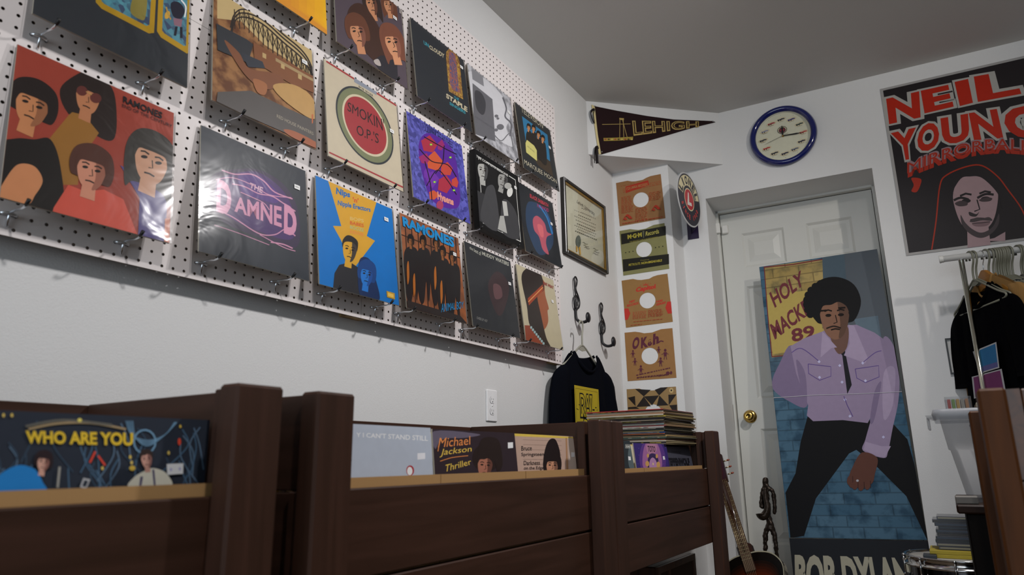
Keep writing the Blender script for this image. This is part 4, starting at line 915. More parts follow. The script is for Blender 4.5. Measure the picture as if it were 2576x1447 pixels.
MB().lathe([(0, .017), (.004, .016), (.005, .004)], mat('#8a7038', 1.6, .3, metal=.8), 14).build('centre_cap', r)
MB().add([(0, 0, 0)]*0, [], doorm) if False else None
m = MB(); m.lathe([(0, .0215), (RC-.03, .020)], plastic_mat(.03, 1.45, .0, 3, name='clock_glass', gain=.7), 48, smooth=False); m.build('glass_cover', r)
# ================================================================ POSTER on the back wall
K10 = (2200, 100, .38684)
PP = WO+WB.col[2]*.0015
def wl(px, py, off=-.0015): return hw(px, py, off)
tl, bl = wl(2203, 229), wl(2280, 644)
O = Vector((bl.x, bl.y, bl.z)); O = O+WB.col[2]*.002
r = None
a = Art(O, WB, .605, .875, 1.45, K10, True, .42); a.z = .0001
m_w = a.c('#8a8886'); a.P2('#8a8886', 0, 0, .605, .875); a.crop = None; a.P2('#1d191b', .012, .012, .593, .863); a.crop = K10
rd, wh = '#96200f', '#8f8d88'
LET = [('N', (95, 550), (300, 505), (290, 335), (75, 385)), ('E', (325, 480), (515, 435), (482, 292), (300, 332)), ('I', (555, 432), (640, 410), (608, 255), (520, 275)), ('L', (672, 405), (955, 352), (900, 195), (645, 240)),
       ('Y', (165, 790), (262, 770), (270, 570), (105, 608)), ('O', (272, 745), (425, 700), (415, 525), (285, 560)), ('U', (447, 690), (620, 655), (608, 480), (428, 512)), ('N', (647, 655), (838, 640), (795, 450), (612, 478)), ('G', (868, 645), (1110, 640), (1085, 425), (820, 440))]
def grow(q, f):
    cx = sum(p[0] for p in q)/4; cy = sum(p[1] for p in q)/4; return [(cx+(p[0]-cx)*(1+f)+(8 if p[0] > cx else -8)*(f > .05), cy+(p[1]-cy)*(1+f)) for p in q]
for ch_, *q in LET: a.T(wh, ch_, *grow(q, .15), .13)
for ch_, *q in LET: a.T(rd, ch_, *grow(q, .0), .045)
def arcw(lo, hi, dx=0): return lambda u, v: (212+dx+800*u, 905-185*math.sin(math.pi*min(1, .06+u*.75)*.78)-v*hi+lo)
a.T('#8c2414', 'MIRRORBALL', 0, 0, 0, 0, .06, arcw(22, 95, 4)); a.T('#7a6468', 'MIRRORBALL', 0, 0, 0, 0, .05, arcw(-6, 78)); a.T('#8c2414', 'MIRRORBALL', 0, 0, 0, 0, .0, arcw(-6, 70))
a.P('#8c2414', [(240, 900), (300, 905), (300, 940), (275, 990), (240, 985), (255, 945)], True)
a.L('#8a2612', [(372, 1365), (400, 1180), (425, 950), (470, 880), (600, 825), (700, 820), (800, 890), (870, 980), (950, 1090), (1000, 1200)], 9, True)
sk = '#8a7376'
a.head(660, 1060, 150, 185, sk, '#1d191b', 'none', -4, None, -.05, '#1d191b')
a.P('#1d191b', [(500, 1000), (560, 905), (620, 890), (700, 900), (800, 1000), (830, 1100), (860, 1010), (780, 880), (640, 850), (520, 900), (480, 1050)], True)
a.L('#1d191b', [(515, 1045), (560, 1028), (612, 1040)], 15, True); a.L('#1d191b', [(668, 1030), (720, 1005), (775, 1008)], 15, True); a.P('#3a3032', [(522, 1065), (560, 1048), (602, 1058), (600, 1078), (550, 1084)], True); a.P('#3a3032', [(680, 1042), (728, 1026), (765, 1032), (750, 1050), (700, 1054)], True)
a.P('#2a2426', [(615, 1120), (660, 1135), (680, 1120), (660, 1150), (620, 1145)], True)
a.P('#3a3234', [(560, 1140), (590, 1190), (640, 1235), (700, 1255), (770, 1215), (808, 1130), (806, 1200), (760, 1262), (690, 1290), (620, 1262), (570, 1205)], True); a.P('#3a3234', [(618, 1180), (660, 1158), (700, 1162), (745, 1155), (765, 1178), (700, 1176), (640, 1188)], True); a.P('#6a5458', [(636, 1196), (690, 1182), (750, 1184), (735, 1208), (690, 1216), (650, 1212)], True); a.L('#1d191b', [(634, 1196), (695, 1192), (752, 1184)], 4)
a.P(sk, [(690, 1310), (780, 1290), (850, 1250), (850, 1310)])
o = a.build('music_poster'); M_ = WB.to_4x4(); M_.translation = O; o.matrix_world = M_
tag(o, 'black poster with huge red bubble lettering over a pale face on the back wall', 'poster')
# small framed picture half hidden by the shirts
fo = hw(2390, 925, 0); O = WO+WB @ Vector((1.418, -.06, 0)); r = empty('picture_frame', O, WB, 'small black framed picture behind the clothes rack, mostly hidden', 'picture')
m = MB(); fk = mat('#1a1a1a', 1, .4)
for q in ((0, .21, 0, .006), (0, .21, .154, .16), (0, .006, .006, .154), (.204, .21, .006, .154)): m.box(*q, 0, .014, fk)
m.build('frame', r); m = MB(); m.box(.006, .204, .006, .154, .001, .004, mat('#9a9894', 1.8, .5)); m.box(.03, .17, .03, .12, .004, .0045, mat('#6a4050', 1.5, .5)); m.build('picture', r)
# ================================================================ STANDEE leaning in the door recess
K11 = (1880, 620, .571429)
top = WO+WB @ Vector((.636, .588, -.15)); bot = WO+WB @ Vector((.663, -.780, -.02)); V_ = (top-bot).normalized(); U_ = WB.col[0]-V_*WB.col[0].dot(V_)
B = basis(U_, V_); H_ = (top-bot).length; W_ = .569
r = empty('cardboard_standee', bot, B, 'tall cardboard standee of a person in a lilac shirt leaning against the door', 'standee')
a = Art(bot, B, W_, H_, 1.8, K11, True, .65); a.box(0, W_, 0, H_, -.006, 0, mat('#8f877a', 1.5, .7)); a.z = .0001
bl1 = mat('#40596a', 1.8, .7, kind='brick', h2='#304a5c', spec=.08); a.P2(bl1, 0, 0, W_, H_)
a.P(mat('#2b333b', 1.6, .5, kind='stripes', scale=60, h2='#353f48'), [(330, -50), (640, -50), (720, 640), (330, 640)]); a.P('#3a4750', [(330, -50), (420, -50), (440, 200), (330, 260)])
a.P(mat('#2a4658', 1.8, .5, kind='brick', h2='#34505e'), [(-50, 470), (330, 440), (330, 660), (-50, 670)])
a.P(mat('#7a6630', 1.8, .5, kind='brick', h2='#877440'), [(72, 90), (330, 55), (345, 460), (108, 490)]); a.P('#8f7e44', [(82, 215), (300, 190), (345, 440), (112, 475)])
a.L('#5a2428', [(72, 92), (200, 80), (330, 57)], 5); a.L('#5a2428', [(74, 90), (90, 300), (108, 485)], 4); a.L('#5a2428', [(108, 486), (200, 478), (330, 455)], 4)
a.T('#55262c', 'HOLY', (122, 272), (252, 168), (236, 104), (95, 205), .03); a.T('#55262c', 'MACKEREL', (122, 412), (360, 235), (330, 175), (98, 345), .03); a.T('#55262c', '89', (198, 425), (300, 400), (292, 345), (190, 365), .03)
a.P('#4c5a64', [(470, 320), (575, 305), (590, 400), (500, 420)])
sh, s2, s3 = '#75687e', '#62566e', '#84778c'
a.P('#0a0a0c', [(265, 750), (235, 860), (212, 1000), (168, 1085), (190, 1285), (250, 1275), (302, 1110), (448, 912), (480, 896), (560, 960), (700, 1100), (795, 1300), (770, 1130), (735, 960), (705, 850), (640, 780), (540, 765)])
a.P(s2, [(195, 435), (140, 520), (110, 590), (118, 635), (180, 680), (262, 705), (270, 560)], True)
a.P(sh, [(330, 375), (250, 405), (190, 440), (215, 560), (245, 640), (268, 700), (262, 745), (290, 770), (420, 765), (530, 778), (560, 720), (600, 620), (655, 520), (630, 430), (560, 380), (480, 345), (400, 350)], False)
a.P(sh, [(600, 400), (645, 440), (668, 560), (665, 680), (640, 800), (620, 900), (600, 932), (510, 900), (520, 850), (545, 760), (570, 660), (580, 540)], True)
a.P(s2, [(215, 500), (255, 560), (262, 690), (240, 640)], True); a.P(s2, [(560, 640), (590, 600), (560, 760), (540, 770)], True); a.P(s3, [(600, 560), (650, 540), (640, 700), (600, 760)], True)
a.P(s3, [(520, 860), (590, 880), (632, 880), (605, 930), (575, 925), (512, 895)]); a.P('#15151a', [(385, 440), (430, 460), (460, 610), (440, 650), (418, 480)])
a.P('#553e36', [(365, 360), (440, 350), (440, 440), (405, 475), (375, 430)], True)
a.P(s3, [(330, 375), (322, 490), (370, 448), (395, 445), (345, 390)]); a.P(s3, [(445, 345), (470, 350), (530, 490), (520, 515), (425, 480), (450, 430)])
for q in ([(268, 518), (368, 530), (368, 572), (318, 590), (270, 560)], [(475, 540), (578, 525), (580, 575), (520, 600), (482, 580)]): a.L('#45346a', q+[q[0]], 3)
for q in ([(195, 468), (240, 450), (318, 508)], [(505, 515), (560, 470), (590, 460)]): a.L('#45346a', q, 3, True)
for x, y in ((316, 508), (318, 577), (508, 514), (520, 592), (407, 525), (417, 598), (430, 675), (452, 748), (599, 840)): a.E('#9a98b4', x, y, 7, 7, n=4)
a.L('#45346a', [(425, 660), (440, 700), (465, 750)], 3)
a.head(385, 312, 66, 92, '#6a4c3c', '#0e0e0f', 'afro', -3, '#4a362c', 0, '#120c0a', False)
for i in range(34):
    t = math.pi*(i/33)*1.35-.55; a.E('#0e0e0f', 370+108*math.cos(t), 245-90*math.sin(t)+(8 if i % 2 else 0), 17, 16, n=10)
a.L('#1e1612', [(348, 362), (380, 352), (412, 360)], 6, True); a.L('#120c0a', [(316, 285), (350, 282)], 7); a.L('#120c0a', [(400, 272), (432, 270)], 7)
hd = '#4a2e26'; a.P(hd, [(505, 908), (572, 932), (562, 1000), (548, 1045), (500, 1060), (455, 1062), (445, 1030), (462, 975)], True)
for x, y in ((452, 1030), (475, 1050), (502, 1055), (530, 1050)): a.E(hd, x, y, 13, 22, 10); a.L('#2c1a16', [(x+12, y-18), (x+13, y+14)], 3)
a.E('#8a8a90', 485, 1032, 6, 5)
a.L('#8f8c94', [(112, 668), (300, 655), (480, 650), (690, 640)], 2.5)
a.build('printed_panel', r)
fl = bot-B.col[1]*0; m = MB(); fz = (FZ+.004-bot.z)/B.col[1].z
Ob = bot+B.col[1]*(fz); a = Art(Ob, B, W_+.012, -fz-.003, 1.7, K11, True, .6); a.box(0, W_+.012, 0, -fz-.003, -.02, 0, mat('#1d2024', 1.8, .5)); a.z = .0001
a.P2('#17191d', 0, 0, W_+.012, -fz-.003); a.T('#8a8676', 'BOB DYLAN', (210, 1530), (742, 1545), (700, 1370), (208, 1356), .05)
o = a.build('base_panel', r); o.location = (0, fz, 0)
# ================================================================ BRONZE STATUE
K14 = (1780, 1100, .2398)
def py(x, y, Y=2.86): return hy(K14[0]+x*K14[2], K14[1]+y*K14[2], Y)
bronze = mat('#2e2620', 1.7, .38, metal=.75, bump=.9, scale=90, var=.4)
st = {'hip': (650, 915, .022), 'waist': (652, 880, .017), 'tor': (630, 800, .019), 'tor2': (628, 640, .013), 'neck': (618, 520, .013), 'chin': (608, 500, .014), 'head': (606, 450, .020), 'crown': (603, 415, .013),
      'ls': (580, 560, .016), 'lel': (566, 680, .015), 'lh': (580, 750, .017), 'rs': (682, 560, .015), 'rel': (703, 680, .014), 'rh': (700, 820, .013), 'll1': (612, 990, .015), 'll2': (605, 1120, .013), 'll3': (606, 1230, .012), 'll4': (618, 1400, .011), 'rl1': (695, 990, .016), 'rl2': (716, 1120, .013), 'rl3': (722, 1240, .013), 'rl4': (745, 1440, .012)}
ed = [('hip', 'waist'), ('waist', 'tor'), ('tor', 'tor2'), ('tor2', 'neck'), ('neck', 'chin'), ('chin', 'head'), ('head', 'crown'), ('neck', 'ls'), ('ls', 'lel'), ('lel', 'lh'), ('neck', 'rs'), ('rs', 'rel'), ('rel', 'rh'), ('hip', 'll1'), ('ll1', 'll2'), ('ll2', 'll3'), ('ll3', 'll4'), ('ll4', 'lf'), ('lf', 'lt'), ('hip', 'rl1'), ('rl1', 'rl2'), ('rl2', 'rl3'), ('rl3', 'rl4'), ('rl4', 'rf'), ('rf', 'rt')]
C0 = py(650, 915); C0 = Vector((C0.x, C0.y, FZ))
pos = {k: (py(v[0], v[1])-C0, v[2]) for k, v in st.items()}
p_ = pos['ll4'][0]; pos['lf'] = (Vector((p_.x+.002, 0, .035)), .012); pos['lt'] = (Vector((p_.x+.0, -.035, .030)), .010)
p_ = pos['rl4'][0]; pos['rf'] = (Vector((p_.x+.004, 0, .035)), .012); pos['rt'] = (Vector((p_.x+.004, -.035, .030)), .010)
r = empty('bronze_statue', C0, None, 'thin dark bronze figure playing a horn, standing on the floor before the door', 'statue')
def skin(name, pos, ed, mt, parent, root, sub=2):
    ks = list(pos); me = bpy.data.meshes.new(name); me.from_pydata([tuple(pos[k][0]) for k in ks], [(ks.index(a), ks.index(b)) for a, b in ed], [])
    o = bpy.data.objects.new(name, me); COL.objects.link(o); o.parent = parent; me.materials.append(mt)
    md = o.modifiers.new('skin', 'SKIN'); md.use_smooth_shade = True
    for i, k in enumerate(ks): me.skin_vertices[0].data[i].radius = (pos[k][1]*.74,)*2; me.skin_vertices[0].data[i].use_root = (k == root)
    s = o.modifiers.new('sub', 'SUBSURF'); s.levels = sub; s.render_levels = sub
    return o
sb_ = skin('figure', pos, ed, bronze, r, 'hip')
tx = bpy.data.textures.new('lumps', 'CLOUDS'); tx.noise_scale = .018
dm = sb_.modifiers.new('lumps', 'DISPLACE'); dm.texture = tx; dm.strength = .012; dm.mid_level = .5
m = MB(); hp_ = [py(x, y, 2.84)-C0 for x, y in ((604, 530), (606, 590), (612, 650), (628, 720), (622, 780), (590, 830), (565, 820), (558, 800))]
m.tube(smooth3(hp_, 4), [.006+.0006*i for i in range(29)], bronze, 10); m.build('horn', r)
m = MB(); m.box(-.09, .09, -.06, .06, 0, .022, bronze, bev=.004); m.build('base', r)
# ================================================================ GUITAR
g1, g2 = py(452, 1380, 2.46), py(192, 560, 2.56); V_ = (g2-g1).normalized(); U_ = Vector((1, 0, 0)); U_ = (U_-V_*U_.dot(V_)).normalized(); B = basis(U_, V_); 
jn = py(398, 1222, 2.48)
r = empty('acoustic_guitar', jn, B, 'small sunburst acoustic guitar leaning beside the last record bin', 'guitar')
bw = [(0, .0), (.05, -.002), (.10, -.022), (.125, -.065), (.115, -.115), (.098, -.15), (.110, -.19), (.142, -.235), (.140, -.285), (.10, -.325), (0, -.345)]
out = spline(bw+[(-x, y) for x, y in bw[1:-1]][::-1], 4); sbm = mat('#0e0c0b', 1, .12, coat=.6); bd = mat('#8a8570', 1.3, .3)
m = MB(); m.prism(out, -.08, -.002, mat('#2a120a', 1.3, .15, coat=.6)); m.prism([(x*1.0, y) for x, y in out], -.002, .0, bd); m.build('body', r)
a = Art((0, 0, 0), Matrix.Identity(3), 1, 1, 1.0, None, False, .12); a.z = .0005; cyc = -.19
for i in range(12):
    f = .975-i*.055; t = max(0, min(1, (i-2)/7)); c = '#%02x%02x%02x' % (int(16+t*84), int(12+t*22), int(10+t*2)); a.P(c, [(x*f, cyc+(y-cyc)*f) for x, y in out])
a.E('#080606', 0, -.15, .042, .042); a.build('soundboard', r)
m = MB(); m.box(-.021, .021, -.07, .30, .001, .008, mat('#3a2618', 1.6, .4), bev=.001)
m.build('fretboard', r)
nk = MB(); nk.tube([(0, .0, -.01), (0, .30, -.006)], .019, mat('#2a140c', 1.3, .2, coat=.4), 12); nk.box(-.03, .03, -.002, .04, -.055, -.004, mat('#2a140c', 1.3, .2, coat=.4), bev=.006); nk.build('neck', r)
m = MB(); ch2 = mat('#a89a78', 1.5, .3, metal=.8)
for i in range(20): m.box(-.021, .021, .298-.022*i*(1-.012*i), .2995-.022*i*(1-.012*i), .008, .0092, ch2)
m.build('frets', r); m = MB()
for i in range(6): x = -.0165+.0066*i; m.tube([(x, -.24, .006), (x, .31, .0115)], .0006, ch2, 5)
m.build('strings', r); m = MB(); m.box(-.06, .06, -.26, -.235, 0, .008, mat('#15100c', 1, .3), bev=.002); m.build('bridge', r)
m = MB(); m.prism([(-.024, .3), (.024, .3), (.032, .42), (.018, .435), (-.018, .435), (-.032, .42)], -.008, .006, mat('#2a120a', 1.3, .15, coat=.6))
for s_ in (1, -1):
    for i in range(3): m.tube([(s_*.03, .33+.03*i, 0), (s_*.045, .33+.03*i, 0)], .003, ch2, 6); m.ball((s_*.05, .33+.03*i, 0), .008, mat('#7a3a2a', 1.5, .3), 8, (1, .6, .5))
m.build('headstock', r)
# ================================================================ RECORD BINS
BM = lambda ax: mat('#40291f', 1.18, .5, kind='wood_'+ax, h2='#2e1c12', bump=.2, spec=.25)
BX0, BX1, BT = .14, .60, -.307
def bin_unit(ya, yb, label):
    t = empty('record_bin', (0, 0, 0), None, label, 'record bin', 'dark stained wooden record bins along the left wall')
    pt = .076; bt = .018; xi = BX1-.038
    for z0, z1 in ((-.447, BT-.004), (-.583, -.450), (-.717, -.586)): MB().box(BX0, BX0+bt, ya+.004, yb-.004, z0, z1, BM('y'), bev=.0015).build('back_board', t)
    for z0, z1 in ((-.583, -.447), (-.717, -.586)): MB().box(xi-bt, xi, ya+.004, yb-.004, z0+.001, z1-.001, BM('y'), bev=.002).build('front_board', t)
    for y0, y1 in ((ya+.012, ya+.030), (yb-.030, yb-.012)):
        for z0, z1 in ((-.447, BT-.003), (-.583, -.450), (-.717, -.586)): MB().box(BX0+bt+.0005, (xi-.0005 if z0 == -.447 else xi-bt-.0005), y0, y1, z0, z1, BM('x'), bev=.0015).build('end_board', t)
    for y0, y1 in ((ya, ya+pt), (yb-pt, yb)): MB().box(xi+.0005, BX1, y0, y1, FZ, BT, BM('z'), bev=.004).build('front_post', t)
    for y0, y1 in ((ya, ya+.038), (yb-.038, yb)): MB().box(BX0-.036, BX0-.0005, y0, y1, FZ, BT-.01, BM('z'), bev=.003).build('back_post', t)
    for y0, y1 in ((ya+.031, ya+.052), (yb-.052, yb-.031)): MB().box(xi-bt-.024, xi-bt-.001, y0, y1, -.717, BT-.002, BM('z'), bev=.002).build('inner_batten', t)
    MB().box(BX0+bt+.001, xi-bt-.001, ya+.031, yb-.031, -.717, -.700, BM('y')).build('bottom_board', t)
    return t
bin_unit(-.93, .117, 'nearest dark wooden record bin, at the lower left of the photo')
bin_unit(.178, 1.221, 'middle dark wooden record bin, under the electrical outlet')
bin_unit(1.223, 2.262, 'farthest dark wooden record bin, with the tall stack of records on it')
cardm = mat('#8a6a42', 1.7, .8, var=.05, bump=.15, scale=500)
def carton(ya, yb, label, ztop=-.432, x0=.185, x1=.541):
    t = empty('cardboard_box', (x0, ya, -.699), None, label, 'box', 'open cardboard boxes inside the record bins'); w_, d_, h_, s_ = x1-x0, yb-ya, ztop+.699, .003
    m = MB(); m.box(0, w_, 0, d_, 0, s_, cardm); m.box(w_-s_, w_, 0, d_, s_, h_, cardm); m.box(0, s_, 0, d_, s_, h_-.03, cardm); m.box(s_, w_-s_, 0, s_, s_, h_-.03, cardm); m.box(s_, w_-s_, d_-s_, d_, s_, h_-.03, cardm); m.build('box_body', t)
def binlp(y0, x, label, draw, crop, k, edge='#8d877a', lean=.035, ztop=-.349, st=None, pl=None, yaw=0):
    V = Vector((-lean, 0, .313)).normalized(); U = Vector((-math.sin(yaw), math.cos(yaw), 0)); B = basis(U, V)
    O = Vector((x+lean, y0, ztop-.311*V.z))
    return album('record_album', O, B, .311, .311, k, crop, label, draw, .0035, edge, 'record albums standing in the bins', st, pl)
K15, K16, K18 = (0, 940, .35033), (860, 1000, .30888), (1480, 1010, .13129)
def d_who(a):
    a.bg('#22262e'); bl_ = '#4a6478'
    rr = random.Random(2)
    for i in range(40):
        x = rr.uniform(-100, 1450); y = rr.uniform(330, 700); a.L(('#3a5064', '#2c3a48', '#485a6c')[i % 3], [(x, y), (x+rr.uniform(-80, 80), y+120), (x+rr.uniform(-160, 160), y+300)], 9, True)
    for i in range(5): a.L(bl_, [(900+i*12, 340), (940+i*8, 440+i*6), (1060, 480+i*10), (1180, 440), (1250+i*4, 350)], 7, True)
    a.L('#56748a', [(1035+78*math.cos(t*.4), 490+85*math.sin(t*.4)) for t in range(17)], 12)
    a.L('#7a6a50', [(200, 400), (400, 360), (650, 355), (900, 400)], 16, True); a.L('#4c4a44', [(180, 380), (450, 335), (800, 370)], 18, True)
    a.L('#b03a2c', [(640, 640), (680, 560)], 14); a.L('#b03a2c', [(700, 590), (750, 660)], 14); a.E('#b83a28', 1283, 490, 12, 26); a.E('#b0903a', 1290, 380, 8, 12); a.E('#b0903a', 945, 680, 22, 18); a.E('#c0a050', 567, 335, 16, 14)
    for x, y in ((930, 600), (940, 640), (730, 680), (80, 300), (20, 300), (1205, 570)): a.E('#a8924a', x, y, 9, 14)
    a.T('#c0902a', 'WHO ARE YOU', (182, 502), (950, 520), (950, 425), (178, 410), .04)
    a.P('#1e6096', [(-20, 740), (120, 660), (230, 680), (270, 720), (300, 780), (310, 850), (-20, 860)], True); a.head(305, 640, 45, 62, '#a07a6c', '#241c1e', 'mop', 10, '#6e4c44')
    a.P('#a8a496', [(925, 820), (950, 750), (1030, 700), (1100, 680), (1190, 720), (1215, 820)], True); a.P('#3a3550', [(1000, 740), (1020, 740), (1005, 820), (990, 820)]); a.P('#3a3550', [(1085, 690), (1100, 690), (1112, 820), (1098, 820)])
    a.head(1045, 620, 40, 58, '#9a7468', '#2a2220', 'curly', -6, '#6a4a44'); a.L('#7a7872', [(420, 670), (405, 820)], 16); a.P('#8a8a8c', [(590, 750), (640, 760), (610, 830), (565, 815)]); a.P('#22262e', [(598, 765), (625, 772), (607, 815), (580, 808)])
    a.P('#b4b4bc', [(1188, 650), (1308, 645), (1305, 720), (1192, 728)]); a.E('#8a88a0', 1218, 690, 9, 12); a.E('#8a88a0', 1282, 685, 9, 12)
def d_still(a):
    a.bg('#838993'); a.T('#c4c9cc', "Y I CAN'T STAND STILL", (118, 322), (700, 355), (700, 312), (118, 285), .01); a.E('#7a1c24', 556, 596, 32, 42); a.E('#b0b0b0', 553, 600, 22, 34)
    a.P('#a8a8b8', [(615, 455), (678, 452), (678, 502), (615, 508)])
def d_thr(a):
    a.bg('#241c20'); a.P('#4a4450', [(750, 275), (1120, 300), (1000, 330), (820, 340), (760, 420)], True); g1_, g2_ = '#b06a38', '#b0903c'
    a.T(g1_, 'Michael', (782, 410), (1045, 385), (1045, 315), (800, 330), .0); a.T(g2_, 'Jackson', (795, 490), (1055, 455), (1058, 395), (815, 420), .0); a.T(g2_, 'Thriller', (835, 610), (1058, 545), (1045, 500), (845, 550), .0); a.L(g1_, [(800, 520), (900, 490), (1028, 475)], 5, True)
    a.L(g1_, [(800, 330), (782, 440)], 6); a.head(1165, 560, 62, 92, '#7c5040', '#1e1614', 'afro', 5, '#4a2e26'); a.P('#1e1614', [(1110, 470), (1130, 350), (1200, 322), (1270, 345), (1300, 440), (1305, 560), (1265, 600), (1240, 520), (1170, 470)], True)
    a.P('#b4b4b0', [(1350, 368), (1392, 366), (1393, 412), (1351, 416)])
def d_dark(a):
    a.bg('#8a7468'); a.P('#a08a3c', [(1400, 290), (1560, 300), (1900, 325), (1900, 338), (1400, 315)])
    for i in range(7): a.L('#6c5a50', [(1475, 345+i*40), (1790, 355+i*38)], 3)
    a.P('#7c5c40', [(1822, 330), (1832, 330), (1842, 620), (1830, 620)]); a.P('#94867c', [(1842, 330), (1930, 340), (1930, 620), (1850, 620)])
    for t, x0, y0, x1, h in (('Bruce', 1460, 435, 1546, 38), ('Springsteen', 1460, 487, 1645, 36), ('Darkness', 1480, 553, 1612, 36), ('on the Edge', 1482, 597, 1642, 34)): a.T('#241e1e', t, (x0, y0), (x1, y0-3), (x1, y0-3-h), (x0, y0-h), .01)
    a.head(1712, 560, 50, 78, '#8e6650', '#1a1414', 'mop', 2, '#5e4236'); a.P('#1a1414', [(1645, 600), (1640, 500), (1660, 400), (1685, 350), (1715, 335), (1745, 355), (1775, 450), (1775, 560), (1765, 600), (1745, 520), (1700, 460), (1670, 520)], True)
    a.P('#b0a8a8', [(1865, 448), (1893, 448), (1893, 486), (1866, 486)])
def d_sound(a):
    a.bg('#1c2224'); a.P('#3c4648', [(820, 790), (870, 800), (1000, 1300), (800, 1290), (760, 1000)], True); a.L('#9a9a92', [(712, 828), (805, 832), (803, 900), (712, 895), (712, 828)], 5); a.T('#9a9a92', 'SOUND', (722, 885), (795, 889), (795, 845), (722, 842), .04)
    a.P('#b0b0b8', [(762, 1055), (808, 1060), (816, 1128), (770, 1130)])
def d_toto(a):
    a.bg('#241a4a'); a.P('#3c2458', [(1040, 820), (1400, 830), (1460, 1300), (1020, 1290)], True); a.P('#6c4468', [(1090, 820), (1330, 825), (1400, 1290), (1060, 1290)], True); a.P('#7a5468', [(1120, 820), (1300, 830), (1290, 980), (1140, 990)], True)
    a.T('#241420', 'TOTO', (1148, 968), (1285, 975), (1280, 862), (1132, 848), .03); a.P('#241a38', [(1140, 1120), (1165, 1030), (1220, 995), (1290, 1020), (1340, 1110), (1330, 1290), (1150, 1290)], True); a.P('#7a5a78', [(1178, 1290), (1175, 1150), (1220, 1080), (1270, 1100), (1310, 1180), (1310, 1290)], True)
    ye = '#8a6a3c'
    for x, y, rx, ry in ((1128, 1195, 36, 55), (1340, 1215, 36, 60), (1140, 1040, 22, 40), (1310, 1050, 22, 40)): a.E(ye, x, y, rx, ry)
    for x, y in ((965, 900), (965, 1030), (1050, 1110), (1440, 1010), (1480, 880), (1435, 1200), (1335, 940), (950, 1200)): a.E('#5a5088', x, y, 5, 5)
    a.E('#a08a60', 1238, 1200, 12, 24); a.P('#b0b0b8', [(1422, 1052), (1455, 1050), (1470, 1115), (1432, 1120)])
def d_step(a):
    a.bg('#2c2c33'); a.T('#14141a', 'STEREOPHONIC', (1592, 1000), (1778, 1005), (1775, 958), (1590, 950), .02); a.T('#0e0e12', 'STEPPENWOLF', (1500, 1240), (1955, 1235), (1925, 1085), (1480, 1080), .08)
def d_plain(c, c2=None):
    def f(a):
        a.bg(c)
        if c2: a.crop = None; a.P2(c2, .0, .27, .311, .311)
    return f
for i, (a0, b0) in enumerate(((-.885, -.565), (-.562, -.242), (-.239, .081))): 
    carton(a0, b0, ('cardboard box of records at the far left of the nearest bin', 'second cardboard box from the left in the nearest bin', 'cardboard box behind the board of the nearest bin, holding the cable-covered album')[i])
for i, (a0, b0) in enumerate(((.232, .545), (.548, .860), (.863, 1.163))): carton(a0, b0, 'cardboard box in the middle bin holding the %s album' % ('pale blue-grey', 'dark album with gold script', 'beige')[i] if i != 1 else 'cardboard box in the middle bin holding the dark album with gold script')
for i, (a0, b0) in enumerate(((1.278, 1.590), (1.593, 1.905), (1.908, 2.207))): carton(a0, b0, 'cardboard box in the farthest bin, %s' % ('nearest the camera', 'holding the purple and blue album', 'holding the dark grey album')[i], -.436)
bins = [(-.238+.003, .500, 'album covered in blue cables with yellow lettering in the nearest bin', d_who, K15, 2.1, .003, -.349),
        (-.558, .500, 'dark album at the left edge of the nearest bin', d_plain('#22262e'), None, 2, .003, -.352),
        (.257, .497, 'pale blue-grey album with thin white lettering in the middle bin', d_still, K16, 2.1, .03, -.344),
        (.570, .500, 'dark brown album with gold script and a curly-haired face in the middle bin', d_thr, K16, 2.1, .03, -.346),
        (.882, .497, 'beige album with typewriter lettering and a dark-haired face in the middle bin', d_dark, K16, 2.1, .03, -.347),
        (1.281, .497, 'black album with a small outlined word, beside the post in the farthest bin', d_sound, K18, 2.4, .04, -.352),
        (1.606, .503, 'purple and blue album with a four-letter title in the farthest bin', d_toto, K18, 2.6, .03, -.359),
        (1.905, .490, 'dark grey album with black lettering under the record stack', d_step, K18, 2.6, .05, -.366)]
for y0, x, lab, fn, cr, k, lean, zt in bins: 
    w_ = .311 if y0 != 1.905 else .30
    binlp(y0, x-lean*.0, lab, fn, cr, k, lean=lean, ztop=zt, pl=None)
# the records filed behind each front cover: only their top edges show
eg = ['#a09a88', '#3a3c44', '#7c7466', '#a88e3c', '#2a2a30', '#8a8a8c', '#70442e', '#4c5a66']
pos_ = ['second', 'third', 'fourth', 'fifth', 'sixth', 'seventh', 'eighth']
rr = random.Random(11)
for y0, x, lab, fn, cr, k, lean, zt in bins:
    if y0 == -.558: continue
    for j in range(6):
        c = eg[(j*3+int(y0*10)) % 8]; w2 = .311 if y0 != 1.905 else .298
        V = Vector((-.012, 0, .313)).normalized(); B = basis((0, 1, 0), V)
        O = Vector((x-lean*.1-.010-.009*j-(.02 if lean > .02 else 0), y0+rr.uniform(0, .001), zt-.004+rr.uniform(-.004, .003)-.311*V.z)); Z_ = O.z
        album('record_album', O, B, .309, .311, 2.0, None, '%s record from the front behind the %s' % (pos_[j], lab.split(' in the ')[0].split(', beside')[0].split(' under')[0].split(' with')[0].split(' at the')[0]+{-.238+.003: ' in the nearest bin', .257: ' in the middle bin', .570: ' in the middle bin', .882: ' in the middle bin', 1.281: ' by the post of the farthest bin', 1.606: ' in the farthest bin', 1.905: ' in the farthest bin'}[y0]), d_plain(c), .0035, c, 'records filed behind the front albums', None, None)
